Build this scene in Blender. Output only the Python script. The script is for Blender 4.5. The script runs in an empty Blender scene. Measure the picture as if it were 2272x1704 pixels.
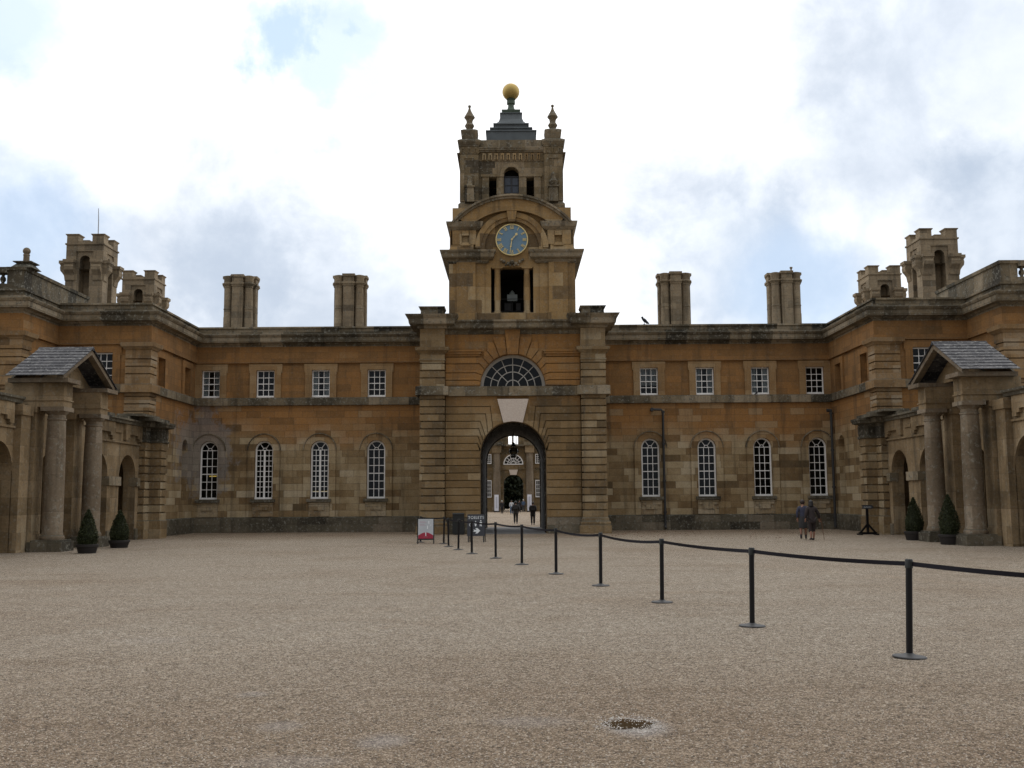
import bpy, bmesh, math, random
from mathutils import Vector, Matrix
R = math.radians
random.seed(7)
sc = bpy.context.scene
COL = sc.collection

# ------------------------------------------------------------------ camera
F = 2300.0; CH = 1.75
ROLL = math.atan(.0065); PITCH = math.atan((1106 - 852) / F); YAW = math.atan(1.8 / F)
cd = bpy.data.cameras.new('camera'); cam = bpy.data.objects.new('camera', cd); COL.objects.link(cam)
cd.sensor_width = 36; cd.lens = 36 * F / 2272; cd.clip_start = .1; cd.clip_end = 3000
cam.matrix_world = (Matrix.Translation((0, 0, CH)) @ Matrix.Rotation(YAW, 4, 'Z') @
                    Matrix.Rotation(math.pi / 2 + PITCH, 4, 'X') @ Matrix.Rotation(-ROLL, 4, 'Z'))
sc.camera = cam

def gpt(u, v, z=0.0):
    """ground point seen at a pixel of the photograph"""
    d = cam.matrix_world.to_3x3() @ Vector((u - 1136, 852 - v, -F))
    t = (z - CH) / d.z
    return d.x * t, d.y * t

# ------------------------------------------------------------------ mesh builder
class MB:
    def __init__(s, m=1, T=None):
        s.v = []; s.f = []; s.mi = []; s.m = m; s.T = T or Matrix(); s.cm = 0; s.smooth = False
    def add(s, vs, fs):
        b = len(s.v)
        for p in vs:
            q = s.T @ Vector(p)
            s.v.append((q.x * s.m, q.y, q.z))
        for f in fs:
            s.f.append([b + i for i in f]); s.mi.append(s.cm)
        return s
    def box(s, x0, x1, y0, y1, z0, z1):
        return s.add([(x, y, z) for z in (z0, z1) for y in (y0, y1) for x in (x0, x1)],
                     [(0, 2, 3, 1), (4, 5, 7, 6), (0, 1, 5, 4), (2, 6, 7, 3), (0, 4, 6, 2), (1, 3, 7, 5)])
    def taper(s, x0, x1, y0, y1, z0, X0, X1, Y0, Y1, z1):
        return s.add([(x0, y0, z0), (x1, y0, z0), (x1, y1, z0), (x0, y1, z0), (X0, Y0, z1), (X1, Y0, z1), (X1, Y1, z1), (X0, Y1, z1)],
                     [(0, 3, 2, 1), (4, 5, 6, 7), (0, 1, 5, 4), (1, 2, 6, 5), (2, 3, 7, 6), (3, 0, 4, 7)])
    def prism(s, poly, a, b, ax='y'):
        n = len(poly)
        def mk(p, t):
            return {'y': (p[0], t, p[1]), 'z': (p[0], p[1], t), 'x': (t, p[0], p[1])}[ax]
        vs = [mk(p, a) for p in poly] + [mk(p, b) for p in poly]
        fs = [tuple(range(n)), tuple(range(2 * n - 1, n - 1, -1))]
        fs += [(i, n + i, n + (i + 1) % n, (i + 1) % n) for i in range(n)]
        return s.add(vs, fs)
    def lathe(s, prof, cx=0, cy=0, n=24):
        vs = []; fs = []; k = len(prof)
        for i in range(n):
            a = 2 * math.pi * i / n
            vs += [(cx + r * math.cos(a), cy + r * math.sin(a), z) for r, z in prof]
        for i in range(n):
            j = (i + 1) % n
            fs += [(i * k + q, j * k + q, j * k + q + 1, i * k + q + 1) for q in range(k - 1)]
        fs.append(tuple(i * k for i in range(n))[::-1]); fs.append(tuple(i * k + k - 1 for i in range(n)))
        return s.add(vs, fs)
    def tube(s, pts, r, n=8):
        pts = [Vector(p) for p in pts]; vs = []; fs = []
        rr = r if isinstance(r, (list, tuple)) else [r] * len(pts)
        for i, p in enumerate(pts):
            d = (pts[min(i + 1, len(pts) - 1)] - pts[max(i - 1, 0)]).normalized()
            a = d.orthogonal().normalized() if i == 0 else (a - d * a.dot(d)).normalized()
            b = d.cross(a)
            for q in range(n):
                t = 2 * math.pi * q / n
                vs.append(tuple(p + (a * math.cos(t) + b * math.sin(t)) * rr[i]))
        for i in range(len(pts) - 1):
            for q in range(n):
                w = (q + 1) % n
                fs.append((i * n + q, i * n + w, (i + 1) * n + w, (i + 1) * n + q))
        fs.append(tuple(range(n))[::-1]); fs.append(tuple(range((len(pts) - 1) * n, len(pts) * n)))
        return s.add(vs, fs)
    def ball(s, c, r, n=16, m=10, sc_=(1, 1, 1)):
        prof = []
        for j in range(m + 1):
            t = math.pi * j / m - math.pi / 2
            prof.append((max(r * math.cos(t), 1e-4), r * math.sin(t)))
        vs = []; fs = []; k = m + 1
        for i in range(n):
            a = 2 * math.pi * i / n
            vs += [(c[0] + q * math.cos(a) * sc_[0], c[1] + q * math.sin(a) * sc_[1], c[2] + z * sc_[2]) for q, z in prof]
        for i in range(n):
            j = (i + 1) % n
            fs += [(i * k + q, j * k + q, j * k + q + 1, i * k + q + 1) for q in range(m)]
        return s.add(vs, fs)
    def sweep(s, path, prof, capends=True):
        n = len(path); P = [Vector(p) for p in path]; N = []
        for i in range(n - 1):
            d = (P[i + 1] - P[i]).normalized(); N.append(Vector((d.y, -d.x)))
        M = []
        for i in range(n):
            if i == 0: M.append(N[0])
            elif i == n - 1: M.append(N[-1])
            else: M.append((N[i - 1] + N[i]) / (1 + N[i - 1].dot(N[i])))
        k = len(prof); vs = []
        for i in range(n):
            vs += [(P[i].x + M[i].x * o, P[i].y + M[i].y * o, z) for o, z in prof]
        fs = [(i * k + q, (i + 1) * k + q, (i + 1) * k + q + 1, i * k + q + 1) for i in range(n - 1) for q in range(k - 1)]
        if capends and k > 2:
            fs.append(tuple(range(k))); fs.append(tuple(range((n - 1) * k, n * k))[::-1])
        return s.add(vs, fs)
    def wall(s, x0, x1, z0, z1, y, ops=(), dep=.3):
        """wall skin facing -y with openings (x0,x1,z0,z1,arched); reveals go dep inward"""
        cols = {}
        for o in ops: cols.setdefault((o[0], o[1]), []).append(o)
        ks = sorted(cols); X = x0
        def q(a, b, c, d):
            if b - a > 1e-4 and d - c > 1e-4:
                s.add([(a, y, c), (b, y, c), (b, y, d), (a, y, d)], [(0, 1, 2, 3)])
        for k in ks:
            q(X, k[0], z0, z1); a, b = k; Z = z0
            for o in sorted(cols[k], key=lambda t: t[2]):
                q(a, b, Z, o[2])
                Y = y + dep
                fs = [((a, o[2]), (a, o[3])), ((b, o[3]), (b, o[2]))]
                if o[2] > z0 + 1e-4: fs.append(((b, o[2]), (a, o[2])))
                if o[4]:
                    r = (b - a) / 2; c = (a + b) / 2; n = 20
                    pts = [(c - r * math.cos(math.pi * i / n), o[3] + r * math.sin(math.pi * i / n)) for i in range(n + 1)]
                    top = o[3] + r + .02
                    for i in range(n):
                        p, w = pts[i], pts[i + 1]
                        s.add([(p[0], y, p[1]), (w[0], y, w[1]), (w[0], y, top), (p[0], y, top)], [(0, 1, 2, 3)])
                        fs.append((p, w))
                    Z = top
                else:
                    fs.append(((a, o[3]), (b, o[3]))); Z = o[3]
                for p, w in fs:
                    s.add([(p[0], y, p[1]), (w[0], y, w[1]), (w[0], Y, w[1]), (p[0], Y, p[1])], [(0, 1, 2, 3)])
            q(a, b, Z, z1); X = b
        q(X, x1, z0, z1)
        return s
    def ring(s, cx, cz, r0, r1, a0, a1, y0, y1, n=28, leg=None):
        """arched band in the x-z plane, angles from vertical; leg: continue straight down to z"""
        inn = [(cx + r0 * math.sin(R(a0 + (a1 - a0) * i / n)), cz + r0 * math.cos(R(a0 + (a1 - a0) * i / n))) for i in range(n + 1)]
        out = [(cx + r1 * math.sin(R(a0 + (a1 - a0) * i / n)), cz + r1 * math.cos(R(a0 + (a1 - a0) * i / n))) for i in range(n + 1)]
        if leg is not None:
            inn = [(cx - r0, leg)] + inn + [(cx + r0, leg)]; out = [(cx - r1, leg)] + out + [(cx + r1, leg)]
        k = len(inn); vs = [(p[0], y, p[1]) for y in (y0, y1) for L in (inn, out) for p in L]
        fs = []
        for i in range(k - 1):
            fs += [(i, i + 1, k + i + 1, k + i), (2 * k + i, 3 * k + i, 3 * k + i + 1, 2 * k + i + 1),
                   (i, 2 * k + i, 2 * k + i + 1, i + 1), (k + i, k + i + 1, 3 * k + i + 1, 3 * k + i)]
        fs += [(0, k, 3 * k, 2 * k), (k - 1, 3 * k - 1, 4 * k - 1, 2 * k - 1)]
        return s.add(vs, fs)
    def build(s, name, mat, parent=None, smooth=None):
        o = ORG.get(parent.name, Vector()) if parent else Vector()
        me = bpy.data.meshes.new(name)
        me.from_pydata([(p[0] - o.x, p[1] - o.y, p[2] - o.z) for p in s.v], [], s.f)
        mats = mat if isinstance(mat, (list, tuple)) else [mat]
        for m_ in mats: me.materials.append(m_)
        if len(mats) > 1: me.polygons.foreach_set('material_index', s.mi)
        bm = bmesh.new(); bm.from_mesh(me); bmesh.ops.remove_doubles(bm, verts=bm.verts, dist=.0004)
        bmesh.ops.recalc_face_normals(bm, faces=bm.faces); bm.to_mesh(me); bm.free()
        if smooth or s.smooth:
            me.polygons.foreach_set('use_smooth', [True] * len(me.polygons)); me.set_sharp_from_angle(angle=R(35))
        ob = bpy.data.objects.new(name, me); COL.objects.link(ob)
        if parent: ob.parent = parent; ORG[ob.name] = o
        return ob
ORG = {}
def tag(o, label=None, cat=None, group=None, kind=None):
    if label: o['label'] = label
    if cat: o['category'] = cat
    if group: o['group'] = group
    if kind: o['kind'] = kind
    return o
def thing(name, label, cat, loc=(0, 0, 0), group=None):
    o = bpy.data.objects.new(name, None); COL.objects.link(o); o.location = loc
    o.empty_display_size = .3; ORG[o.name] = Vector(loc)
    return tag(o, label, cat, group)
def copy_tree(o, parent=None):
    c = o.copy(); COL.objects.link(c)
    if parent: c.parent = parent; c.matrix_parent_inverse = o.matrix_parent_inverse.copy()
    for ch in list(o.children): copy_tree(ch, c)
    return c
def lp(a, b, t): return a + (b - a) * t

# ------------------------------------------------------------------ materials
def newmat(name):
    m = bpy.data.materials.new(name); m.use_nodes = True
    nt = m.node_tree; bs = nt.nodes['Principled BSDF']
    return m, nt, bs
class G:
    """small shader-graph helper"""
    def __init__(s, nt): s.nt = nt
    def n(s, t, **k):
        nd = s.nt.nodes.new(t)
        for a, b in k.items(): setattr(nd, a, b)
        return nd
    def set(s, sock, v):
        if isinstance(v, bpy.types.NodeSocket): s.nt.links.new(v, sock)
        elif isinstance(v, (tuple, list)) and len(v) == 3 and sock.type == 'RGBA': sock.default_value = (*v, 1)
        else: sock.default_value = v
    def m(s, op, a, b=0.0, c=0.0, clamp=False):
        nd = s.n('ShaderNodeMath', operation=op); nd.use_clamp = clamp
        for i, v in enumerate((a, b, c)): s.set(nd.inputs[i], v)
        return nd.outputs[0]
    def mix(s, f, a, b, bt='MIX'):
        nd = s.n('ShaderNodeMix', data_type='RGBA', blend_type=bt)
        s.set(nd.inputs[0], f); s.set(nd.inputs[6], a); s.set(nd.inputs[7], b)
        return nd.outputs[2]
    def noise(s, vec, sc_, det=3, rough=.55, dist=0):
        nd = s.n('ShaderNodeTexNoise'); s.set(nd.inputs['Vector'], vec)
        nd.inputs['Scale'].default_value = sc_; nd.inputs['Detail'].default_value = det
        nd.inputs['Roughness'].default_value = rough; nd.inputs['Distortion'].default_value = dist
        return nd.outputs[0]
    def vec(s, x, y, z):
        nd = s.n('ShaderNodeCombineXYZ')
        for i, v in enumerate((x, y, z)): s.set(nd.inputs[i], v)
        return nd.outputs[0]
    def sep(s, v):
        nd = s.n('ShaderNodeSeparateXYZ'); s.set(nd.inputs[0], v); return nd.outputs
    def scale(s, v, k):
        nd = s.n('ShaderNodeVectorMath', operation='MULTIPLY'); s.set(nd.inputs[0], v); nd.inputs[1].default_value = k
        return nd.outputs[0]
    def ramp(s, f, stops, interp='LINEAR'):
        nd = s.n('ShaderNodeValToRGB'); s.set(nd.inputs[0], f); cr = nd.color_ramp; cr.interpolation = interp
        while len(cr.elements) < len(stops): cr.elements.new(.5)
        for e, (p, c) in zip(cr.elements, stops):
            e.position = p; e.color = (*c, 1) if isinstance(c, (tuple, list)) else (c, c, c, 1)
        return nd.outputs[0]
    def sm(s, f, a, b, c=0.0, d=1.0):
        nd = s.n('ShaderNodeMapRange', interpolation_type='SMOOTHSTEP'); s.set(nd.inputs[0], f)
        for i, v in enumerate((a, b, c, d)): nd.inputs[i + 1].default_value = v
        return nd.outputs[0]
    def bump(s, h, st, dist=.02):
        nd = s.n('ShaderNodeBump'); s.set(nd.inputs['Height'], h)
        nd.inputs['Strength'].default_value = st; nd.inputs['Distance'].default_value = dist
        return nd.outputs[0]

def stone(name, cols, bw=.95, bh=.362, z0=.085, orange=None, streak=.4, lichen=.6, joint=.35, blk=.6, patch=.9, seed=0, stain=None, topdark=0):
    mt, nt, bs = newmat(name); g = G(nt)
    geo = g.n('ShaderNodeNewGeometry'); pos = geo.outputs['Position']; nor = geo.outputs['True Normal']
    X, Y, Z = g.sep(pos); NX, NY, NZ = g.sep(nor)
    side = g.m('GREATER_THAN', g.m('ABSOLUTE', NX), .7)
    u = g.m('ADD', g.m('MULTIPLY', Y, side), g.m('MULTIPLY', X, g.m('SUBTRACT', 1, side)))
    zz = g.m('DIVIDE', g.m('SUBTRACT', Z, z0), bh); row = g.m('FLOOR', zz)
    w1 = g.n('ShaderNodeTexWhiteNoise', noise_dimensions='1D'); g.set(w1.inputs['W'], g.m('ADD', row, seed + .5))
    # courses have different block lengths
    bwv = g.m('MULTIPLY', bw, g.m('ADD', .7, g.m('MULTIPLY', w1.outputs[0], .7)))
    uu = g.m('ADD', g.m('DIVIDE', u, bwv), g.m('MULTIPLY', w1.outputs[0], 7.3)); col = g.m('FLOOR', uu)
    w2 = g.n('ShaderNodeTexWhiteNoise', noise_dimensions='3D')
    g.set(w2.inputs['Vector'], g.vec(g.m('ADD', col, .5), g.m('ADD', row, .5), g.m('ADD', side, seed)))
    rnd = w2.outputs[0]
    n1 = g.noise(pos, .45, 3, .6); n2 = g.noise(pos, 2.3, 4, .65); n3 = g.noise(pos, 14, 4, .7)
    qn = g.noise(g.vec(g.m('MULTIPLY', g.m('ADD', col, g.m('MULTIPLY', w1.outputs[0], -7.3)), bw), g.m('MULTIPLY', row, bh), g.m('ADD', g.m('MULTIPLY', side, 30.0), seed)), .75, 2, .7)
    f = g.m('ADD', g.m('ADD', .5, g.m('MULTIPLY', g.m('SUBTRACT', rnd, .5), blk * .45)),
            g.m('ADD', g.m('MULTIPLY', g.m('SUBTRACT', qn, .48), blk * 4.2), g.m('ADD', g.m('MULTIPLY', g.m('SUBTRACT', n1, .5), patch * 1.3), g.m('MULTIPLY', g.m('SUBTRACT', n2, .5), .45))), clamp=True)
    k = len(cols)
    c = g.ramp(f, [(i / (k - 1), q) for i, q in enumerate(cols)])
    if orange:
        oz = g.sm(g.m('ADD', Z, g.m('MULTIPLY', g.m('SUBTRACT', n1, .5), 3.5)), orange[0], orange[1])
        oc = g.ramp(g.m('ADD', f, -.05, clamp=True), [(0, orange[3]), (.45, orange[2]), (.8, orange[2]), (1, tuple(q * 1.15 for q in orange[2]))])
        oc = g.mix(g.sm(rnd, .8, .95, 0, .45), oc, cols[-2])
        c = g.mix(oz, c, oc)
    if stain:
        d = g.n('ShaderNodeVectorMath', operation='DISTANCE'); g.set(d.inputs[0], g.scale(pos, (1, .35, .55)))
        d.inputs[1].default_value = (stain[0], stain[1] * .35, stain[2] * .55)
        sf = g.sm(g.m('ADD', d.outputs['Value'], g.m('MULTIPLY', g.m('SUBTRACT', g.noise(pos, 1.2, 5, .7), .5), 3.2)), stain[3], stain[3] * .7, 0, .6)
        c = g.mix(sf, c, (.25, .24, .235))
    fr = g.m('FRACT', zz); fu = g.m('FRACT', uu)
    ez = g.m('MULTIPLY', g.m('MINIMUM', fr, g.m('SUBTRACT', 1, fr)), bh)
    eu = g.m('MULTIPLY', g.m('MINIMUM', fu, g.m('SUBTRACT', 1, fu)), bwv)
    jd = g.m('MINIMUM', ez, eu); jf = g.sm(jd, .004, .014, 1, 0)
    c = g.mix(g.m('MULTIPLY', jf, joint), c, (.05, .04, .03))
    c = g.mix(.55, c, g.ramp(n3, [(.25, .35), (.75, .75)]), 'OVERLAY')
    sn = g.noise(g.scale(pos, (2.2, 2.2, .2)), 1.0, 4, .6)
    c = g.mix(g.sm(sn, .5, .72, 0, streak), c, (.055, .045, .032))
    lf = g.m('MULTIPLY', g.sm(NZ, .3, .8), .75)
    l2 = g.m('MULTIPLY', g.sm(g.noise(pos, 6, 5, .75), .5, .62), lichen)
    c = g.mix(lf, c, (.075, .075, .06))
    c = g.mix(l2, c, g.ramp(g.noise(pos, 9, 3), [(.4, (.07, .065, .05)), (.62, (.34, .33, .28))]))
    nt.links.new(c, bs.inputs['Base Color']); bs.inputs['Roughness'].default_value = .9
    bs.inputs['Specular IOR Level'].default_value = .25
    h = g.m('ADD', g.m('MULTIPLY', n3, .5), g.m('SUBTRACT', n2, g.m('MULTIPLY', jf, .8)))
    nt.links.new(g.bump(h, .5, .015), bs.inputs['Normal'])
    return mt

OR = (.3, .152, .053); ORD = (.19, .102, .04)
lower = [(.12, .085, .045), (.185, .12, .058), (.28, .2, .105), (.39, .305, .185), (.45, .37, .25)]
M = {}
M['wall'] = stone('ashlar_wall', lower, orange=(4.2, 6.4, OR, ORD), joint=.5, patch=.6, blk=.66, streak=.45, lichen=.12, stain=(-16.7, 56.8, 4.5, 1.55))
M['upper'] = stone('ashlar_upper', [(.13, .08, .036), ORD, (.24, .13, .05), OR, (.3, .19, .09)], joint=.25, blk=.3, patch=.85, streak=.4, lichen=.12, seed=3)
M['pavpier'] = stone('side_pier_stone', [(.13, .085, .045), (.2, .125, .06), (.27, .17, .08), (.31, .21, .115), (.34, .26, .17)], bh=.36, z0=.07, bw=1.2, joint=.1, blk=.6, patch=.8, streak=.4, lichen=.3, seed=8)
M['gate'] = stone('ashlar_gate', [(.1, .068, .034), (.165, .108, .05), (.22, .143, .065), (.265, .182, .092), (.34, .26, .155)], bh=.372, z0=.07, bw=1.3, joint=.1, orange=(5.4, 8.0, (.29, .15, .05), ORD), blk=.45, patch=.7, streak=.35, lichen=.2, seed=11)
M['pier'] = stone('rusticated_pier', [(.1, .07, .036), (.16, .11, .058), (.22, .15, .075), (.28, .205, .115), (.35, .28, .18)], bh=.372, z0=.07, bw=.75, joint=.1, blk=.55, patch=.8, streak=.4, lichen=.35, seed=5)
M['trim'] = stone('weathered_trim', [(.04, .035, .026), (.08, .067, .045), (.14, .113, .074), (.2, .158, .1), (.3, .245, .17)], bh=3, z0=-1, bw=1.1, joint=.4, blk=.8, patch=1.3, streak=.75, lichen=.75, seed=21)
M['tower'] = stone('tower_stone', [(.07, .056, .037), (.12, .095, .058), (.17, .128, .072), (.21, .158, .09), (.26, .2, .125)], bw=1.1, joint=.25, blk=.8, patch=1.0, streak=.55, lichen=.5, seed=31)
M['belfry'] = stone('belfry_stone', [(.14, .095, .05), (.24, .155, .07), (.3, .19, .08), (.34, .23, .11), (.38, .29, .17)], bh=.7, bw=1.4, joint=.15, blk=.9, patch=.8, streak=.5, lichen=.25, seed=33)
M['coping'] = stone('dark_coping', [(.03, .028, .022), (.06, .052, .038), (.1, .087, .062), (.16, .135, .095)], bh=3, z0=-1, bw=1.3, joint=.4, blk=.7, patch=1.2, streak=.8, lichen=.6, seed=43)
M['plinth'] = stone('damp_plinth', [(.04, .035, .026), (.075, .064, .045), (.115, .1, .07), (.165, .14, .1), (.23, .19, .14)], bh=.42, z0=0, bw=1.2, joint=.4, blk=.5, patch=1.1, streak=.8, lichen=.6, seed=41)
M['vaultstone'] = stone('dark_vault_stone', [(.015, .013, .01), (.03, .025, .018), (.05, .04, .03)], joint=.3, seed=95)  # near-black stone for the gate passage vault
M['dressing'] = stone('window_dressing', [(.2, .115, .05), (.27, .165, .075), (.32, .21, .105), (.36, .26, .15)], bh=.5, joint=.2, blk=.3, patch=.7, streak=.35, lichen=.15, seed=17)
M['apron'] = stone('apron_stone', [(.2, .14, .075), (.3, .22, .13), (.38, .3, .19), (.44, .36, .25)], bh=.26, bw=.5, joint=.4, blk=.6, seed=19)
M['arcade'] = stone('arcade_stone', [(.07, .055, .033), (.14, .1, .055), (.22, .155, .085), (.3, .22, .13), (.37, .3, .2)], bh=.6, bw=1.5, joint=.2, blk=.25, patch=1.1, streak=.65, lichen=.3, seed=51)
M['column'] = stone('column_stone', [(.075, .058, .038), (.125, .096, .064), (.165, .125, .085), (.21, .165, .115), (.27, .22, .165)], bh=1.3, bw=9, joint=.2, blk=.3, patch=.9, streak=.5, lichen=.45, seed=61)
M['chimney'] = stone('chimney_stone', [(.12, .095, .065), (.19, .15, .10), (.26, .2, .13), (.3, .235, .155), (.34, .27, .18)], bw=1.0, joint=.25, blk=.5, patch=.8, streak=.55, lichen=.35, seed=71)
M['pale'] = stone('pale_keystone', [(.5, .42, .36), (.56, .47, .4), (.6, .51, .44), (.63, .54, .47)], bh=9, bw=9, joint=0, blk=.1, patch=.5, streak=.12, lichen=0, seed=81)
M['farstone'] = stone('far_stone', [(.08, .06, .032), (.12, .086, .044), (.18, .118, .054), (.22, .16, .085)], joint=.1, blk=.5, patch=.7, seed=91)

def simple(name, col, rough=.6, metal=0, nz=0, nsc=20, bump=0, spec=.5, emit=None):
    mt, nt, bs = newmat(name); g = G(nt)
    tc = g.n('ShaderNodeTexCoord').outputs['Object']
    if nz:
        n = g.noise(tc, nsc, 4, .6)
        c = g.mix(n, tuple(q * (1 - nz) for q in col), tuple(min(q * (1 + nz), 1) for q in col))
        nt.links.new(c, bs.inputs['Base Color'])
        if bump: nt.links.new(g.bump(n, bump, .01), bs.inputs['Normal'])
    else: bs.inputs['Base Color'].default_value = (*col, 1)
    bs.inputs['Roughness'].default_value = rough; bs.inputs['Metallic'].default_value = metal
    bs.inputs['Specular IOR Level'].default_value = spec
    if emit: bs.inputs['Emission Color'].default_value = (*emit[:3], 1); bs.inputs['Emission Strength'].default_value = emit[3]
    return mt
M['white'] = simple('white_paint', (.88, .87, .85), .5, nz=.12, nsc=4)
M['white2'] = simple('grey_white_paint', (.42, .4, .36), .6, nz=.2, nsc=3)
M['dark'] = simple('dark_room', (.02, .018, .015), .9, nz=.3)
M['black'] = simple('black_metal', (.006, .0055, .0065), .5, nz=.2, nsc=30, spec=.25)
M['belt'] = simple('belt_webbing', (.009, .008, .012), .85, nz=.3, nsc=60, spec=.2)
M['bin'] = simple('black_plastic', (.011, .013, .013), .6, nz=.2, nsc=12)
M['gold'] = simple('gilding', (.44, .32, .11), .5, metal=.75, nz=.14, nsc=3)
M['goldp'] = simple('gold_paint', (.72, .58, .26), .45, nz=.1)
M['blue'] = simple('clock_blue', (.13, .225, .32), .5, nz=.14, nsc=3)
M['lead'] = simple('lead_sheet', (.1, .116, .124), .5, metal=.2, nz=.45, nsc=2.2, bump=.2)
M['copper'] = simple('green_lead', (.07, .1, .075), .7, nz=.4, nsc=5)
M['pot'] = simple('dark_planter', (.016, .013, .012), .75, nz=.25, nsc=12)
M['bark'] = simple('bark', (.06, .045, .03), .9, nz=.4, nsc=14, bump=.4)
M['iron'] = simple('cast_iron', (.035, .035, .036), .6, nz=.3, nsc=6)
M['pole'] = simple('grey_pole', (.35, .36, .38), .5)
M['sign'] = simple('sign_slate', (.035, .038, .048), .6, nz=.1)
M['signw'] = simple('sign_white', (.72, .76, .78), .6)
M['poster'] = simple('poster_silver', (.47, .5, .53), .35, nz=.22, nsc=2.6)
M['posterw'] = simple('poster_white', (.78, .8, .82), .5)
M['red'] = simple('poster_red', (.33, .018, .045), .45)
M['pinkline'] = simple('poster_print', (.45, .3, .36), .5)
M['banner'] = simple('banner_white', (.72, .73, .8), .6, nz=.1, nsc=3)
M['bannerg'] = simple('banner_print', (.5, .51, .58), .6, nz=.1, nsc=8)
M['skin'] = simple('skin', (.3, .155, .105), .6, nz=.08)
M['hairb'] = simple('dark_hair', (.012, .011, .013), .6, nz=.3, nsc=60)
M['hairbr'] = simple('brown_hair', (.03, .018, .014), .6, nz=.3, nsc=60)
M['hairg'] = simple('grey_hair', (.4, .4, .38), .7, nz=.3, nsc=60)
M['c_blue'] = simple('blue_jacket', (.03, .033, .06), .85, nz=.25, nsc=9)
M['c_brown'] = simple('brown_coat', (.03, .022, .022), .9, nz=.25, nsc=9)
M['c_black'] = simple('black_cloth', (.014, .013, .016), .9, nz=.25, nsc=9)
M['c_grey'] = simple('charcoal_cloth', (.03, .03, .032), .9, nz=.25, nsc=9)
M['c_denim'] = simple('denim_blue', (.05, .09, .16), .9, nz=.25, nsc=9)
M['c_white'] = simple('white_shirt', (.5, .52, .55), .9, nz=.1)
M['leather'] = simple('dark_leather', (.015, .013, .018), .5, nz=.2)
M['stick'] = simple('cane_wood', (.16, .07, .03), .5, nz=.2)
M['feather'] = simple('dark_feathers', (.018, .02, .028), .6, nz=.4, nsc=30)
M['curtain'] = simple('net_curtain', (.8, .83, .87), .9, nz=.2, nsc=12)
M['lamp'] = simple('strip_lamp', (.8, .6, .2), .5, emit=(1, .68, .15, 1.1))
M['boxgrey'] = simple('grey_box', (.36, .42, .42), .5, nz=.1)
M['leaflit'] = simple('fallen_leaf', (.13, .05, .02), .8, nz=.5, nsc=2)

def foliage(name, a, b):
    mt, nt, bs = newmat(name); g = G(nt)
    oi = g.n('ShaderNodeNewGeometry')
    n = g.noise(oi.outputs['Position'], 5, 3, .6)
    r = g.m('ADD', g.m('MULTIPLY', oi.outputs['Random Per Island'], .6), g.m('MULTIPLY', n, .4))
    nt.links.new(g.mix(r, a, b), bs.inputs['Base Color']); bs.inputs['Roughness'].default_value = .65
    bs.inputs['Specular IOR Level'].default_value = .3
    return mt
M['leaf'] = foliage('clipped_foliage', (.006, .01, .004), (.05, .06, .018))
M['treeleaf'] = foliage('tree_foliage', (.009, .015, .008), (.026, .036, .017))

# glass: dark pane that mirrors the sky a little
mt, nt, bs = newmat('window_glass'); g = G(nt); nt.nodes.remove(bs)
tr = g.n('ShaderNodeBsdfTransparent'); tr.inputs[0].default_value = (.42, .44, .44, 1)
gl = g.n('ShaderNodeBsdfGlossy'); gl.inputs['Roughness'].default_value = .04; gl.inputs[0].default_value = (.8, .85, .9, 1)
gp = g.n('ShaderNodeNewGeometry').outputs['Position']
nt.links.new(g.bump(g.noise(gp, 1.6, 2), .25, .03), gl.inputs['Normal'])
fz = g.n('ShaderNodeFresnel'); fz.inputs[0].default_value = 1.45
ms = g.n('ShaderNodeMixShader'); g.set(ms.inputs[0], g.m('MULTIPLY_ADD', fz.outputs[0], .75, .0))
nt.links.new(tr.outputs[0], ms.inputs[1]); nt.links.new(gl.outputs[0], ms.inputs[2])
nt.links.new(ms.outputs[0], nt.nodes['Material Output'].inputs[0]); M['glass'] = mt

# slates
mt, nt, bs = newmat('stone_slates'); g = G(nt)
pos = g.n('ShaderNodeNewGeometry').outputs['Position']; X, Y, Z = g.sep(pos)
row = g.m('FLOOR', g.m('DIVIDE', Z, .14)); w1 = g.n('ShaderNodeTexWhiteNoise', noise_dimensions='1D'); g.set(w1.inputs['W'], row)
uu = g.m('ADD', g.m('DIVIDE', X, .3), g.m('MULTIPLY', w1.outputs[0], 5)); w2 = g.n('ShaderNodeTexWhiteNoise', noise_dimensions='3D')
g.set(w2.inputs['Vector'], g.vec(g.m('FLOOR', uu), row, .3))
c = g.ramp(w2.outputs[0], [(0, (.022, .022, .027)), (.6, (.042, .042, .049)), (1, (.07, .068, .072))])
ln = g.noise(g.scale(pos, (1, 1, 1.5)), 7.5, 5, .75)
c = g.mix(g.sm(ln, .55, .6, 0, .7), c, (.24, .24, .23))
fr = g.m('FRACT', g.m('DIVIDE', Z, .14)); fu = g.m('FRACT', uu)
e = g.m('MAXIMUM', g.sm(fr, .0, .14, 1, 0), g.sm(fu, 0, .06, .8, 0))
c = g.mix(g.m('MULTIPLY', e, .4), c, (.03, .03, .032))
nt.links.new(c, bs.inputs['Base Color']); bs.inputs['Roughness'].default_value = .8
nt.links.new(g.bump(g.m('SUBTRACT', g.m('MULTIPLY', w2.outputs[0], .7), g.m('MULTIPLY', e, .5)), .5, .02), bs.inputs['Normal'])
M['slate'] = mt

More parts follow.
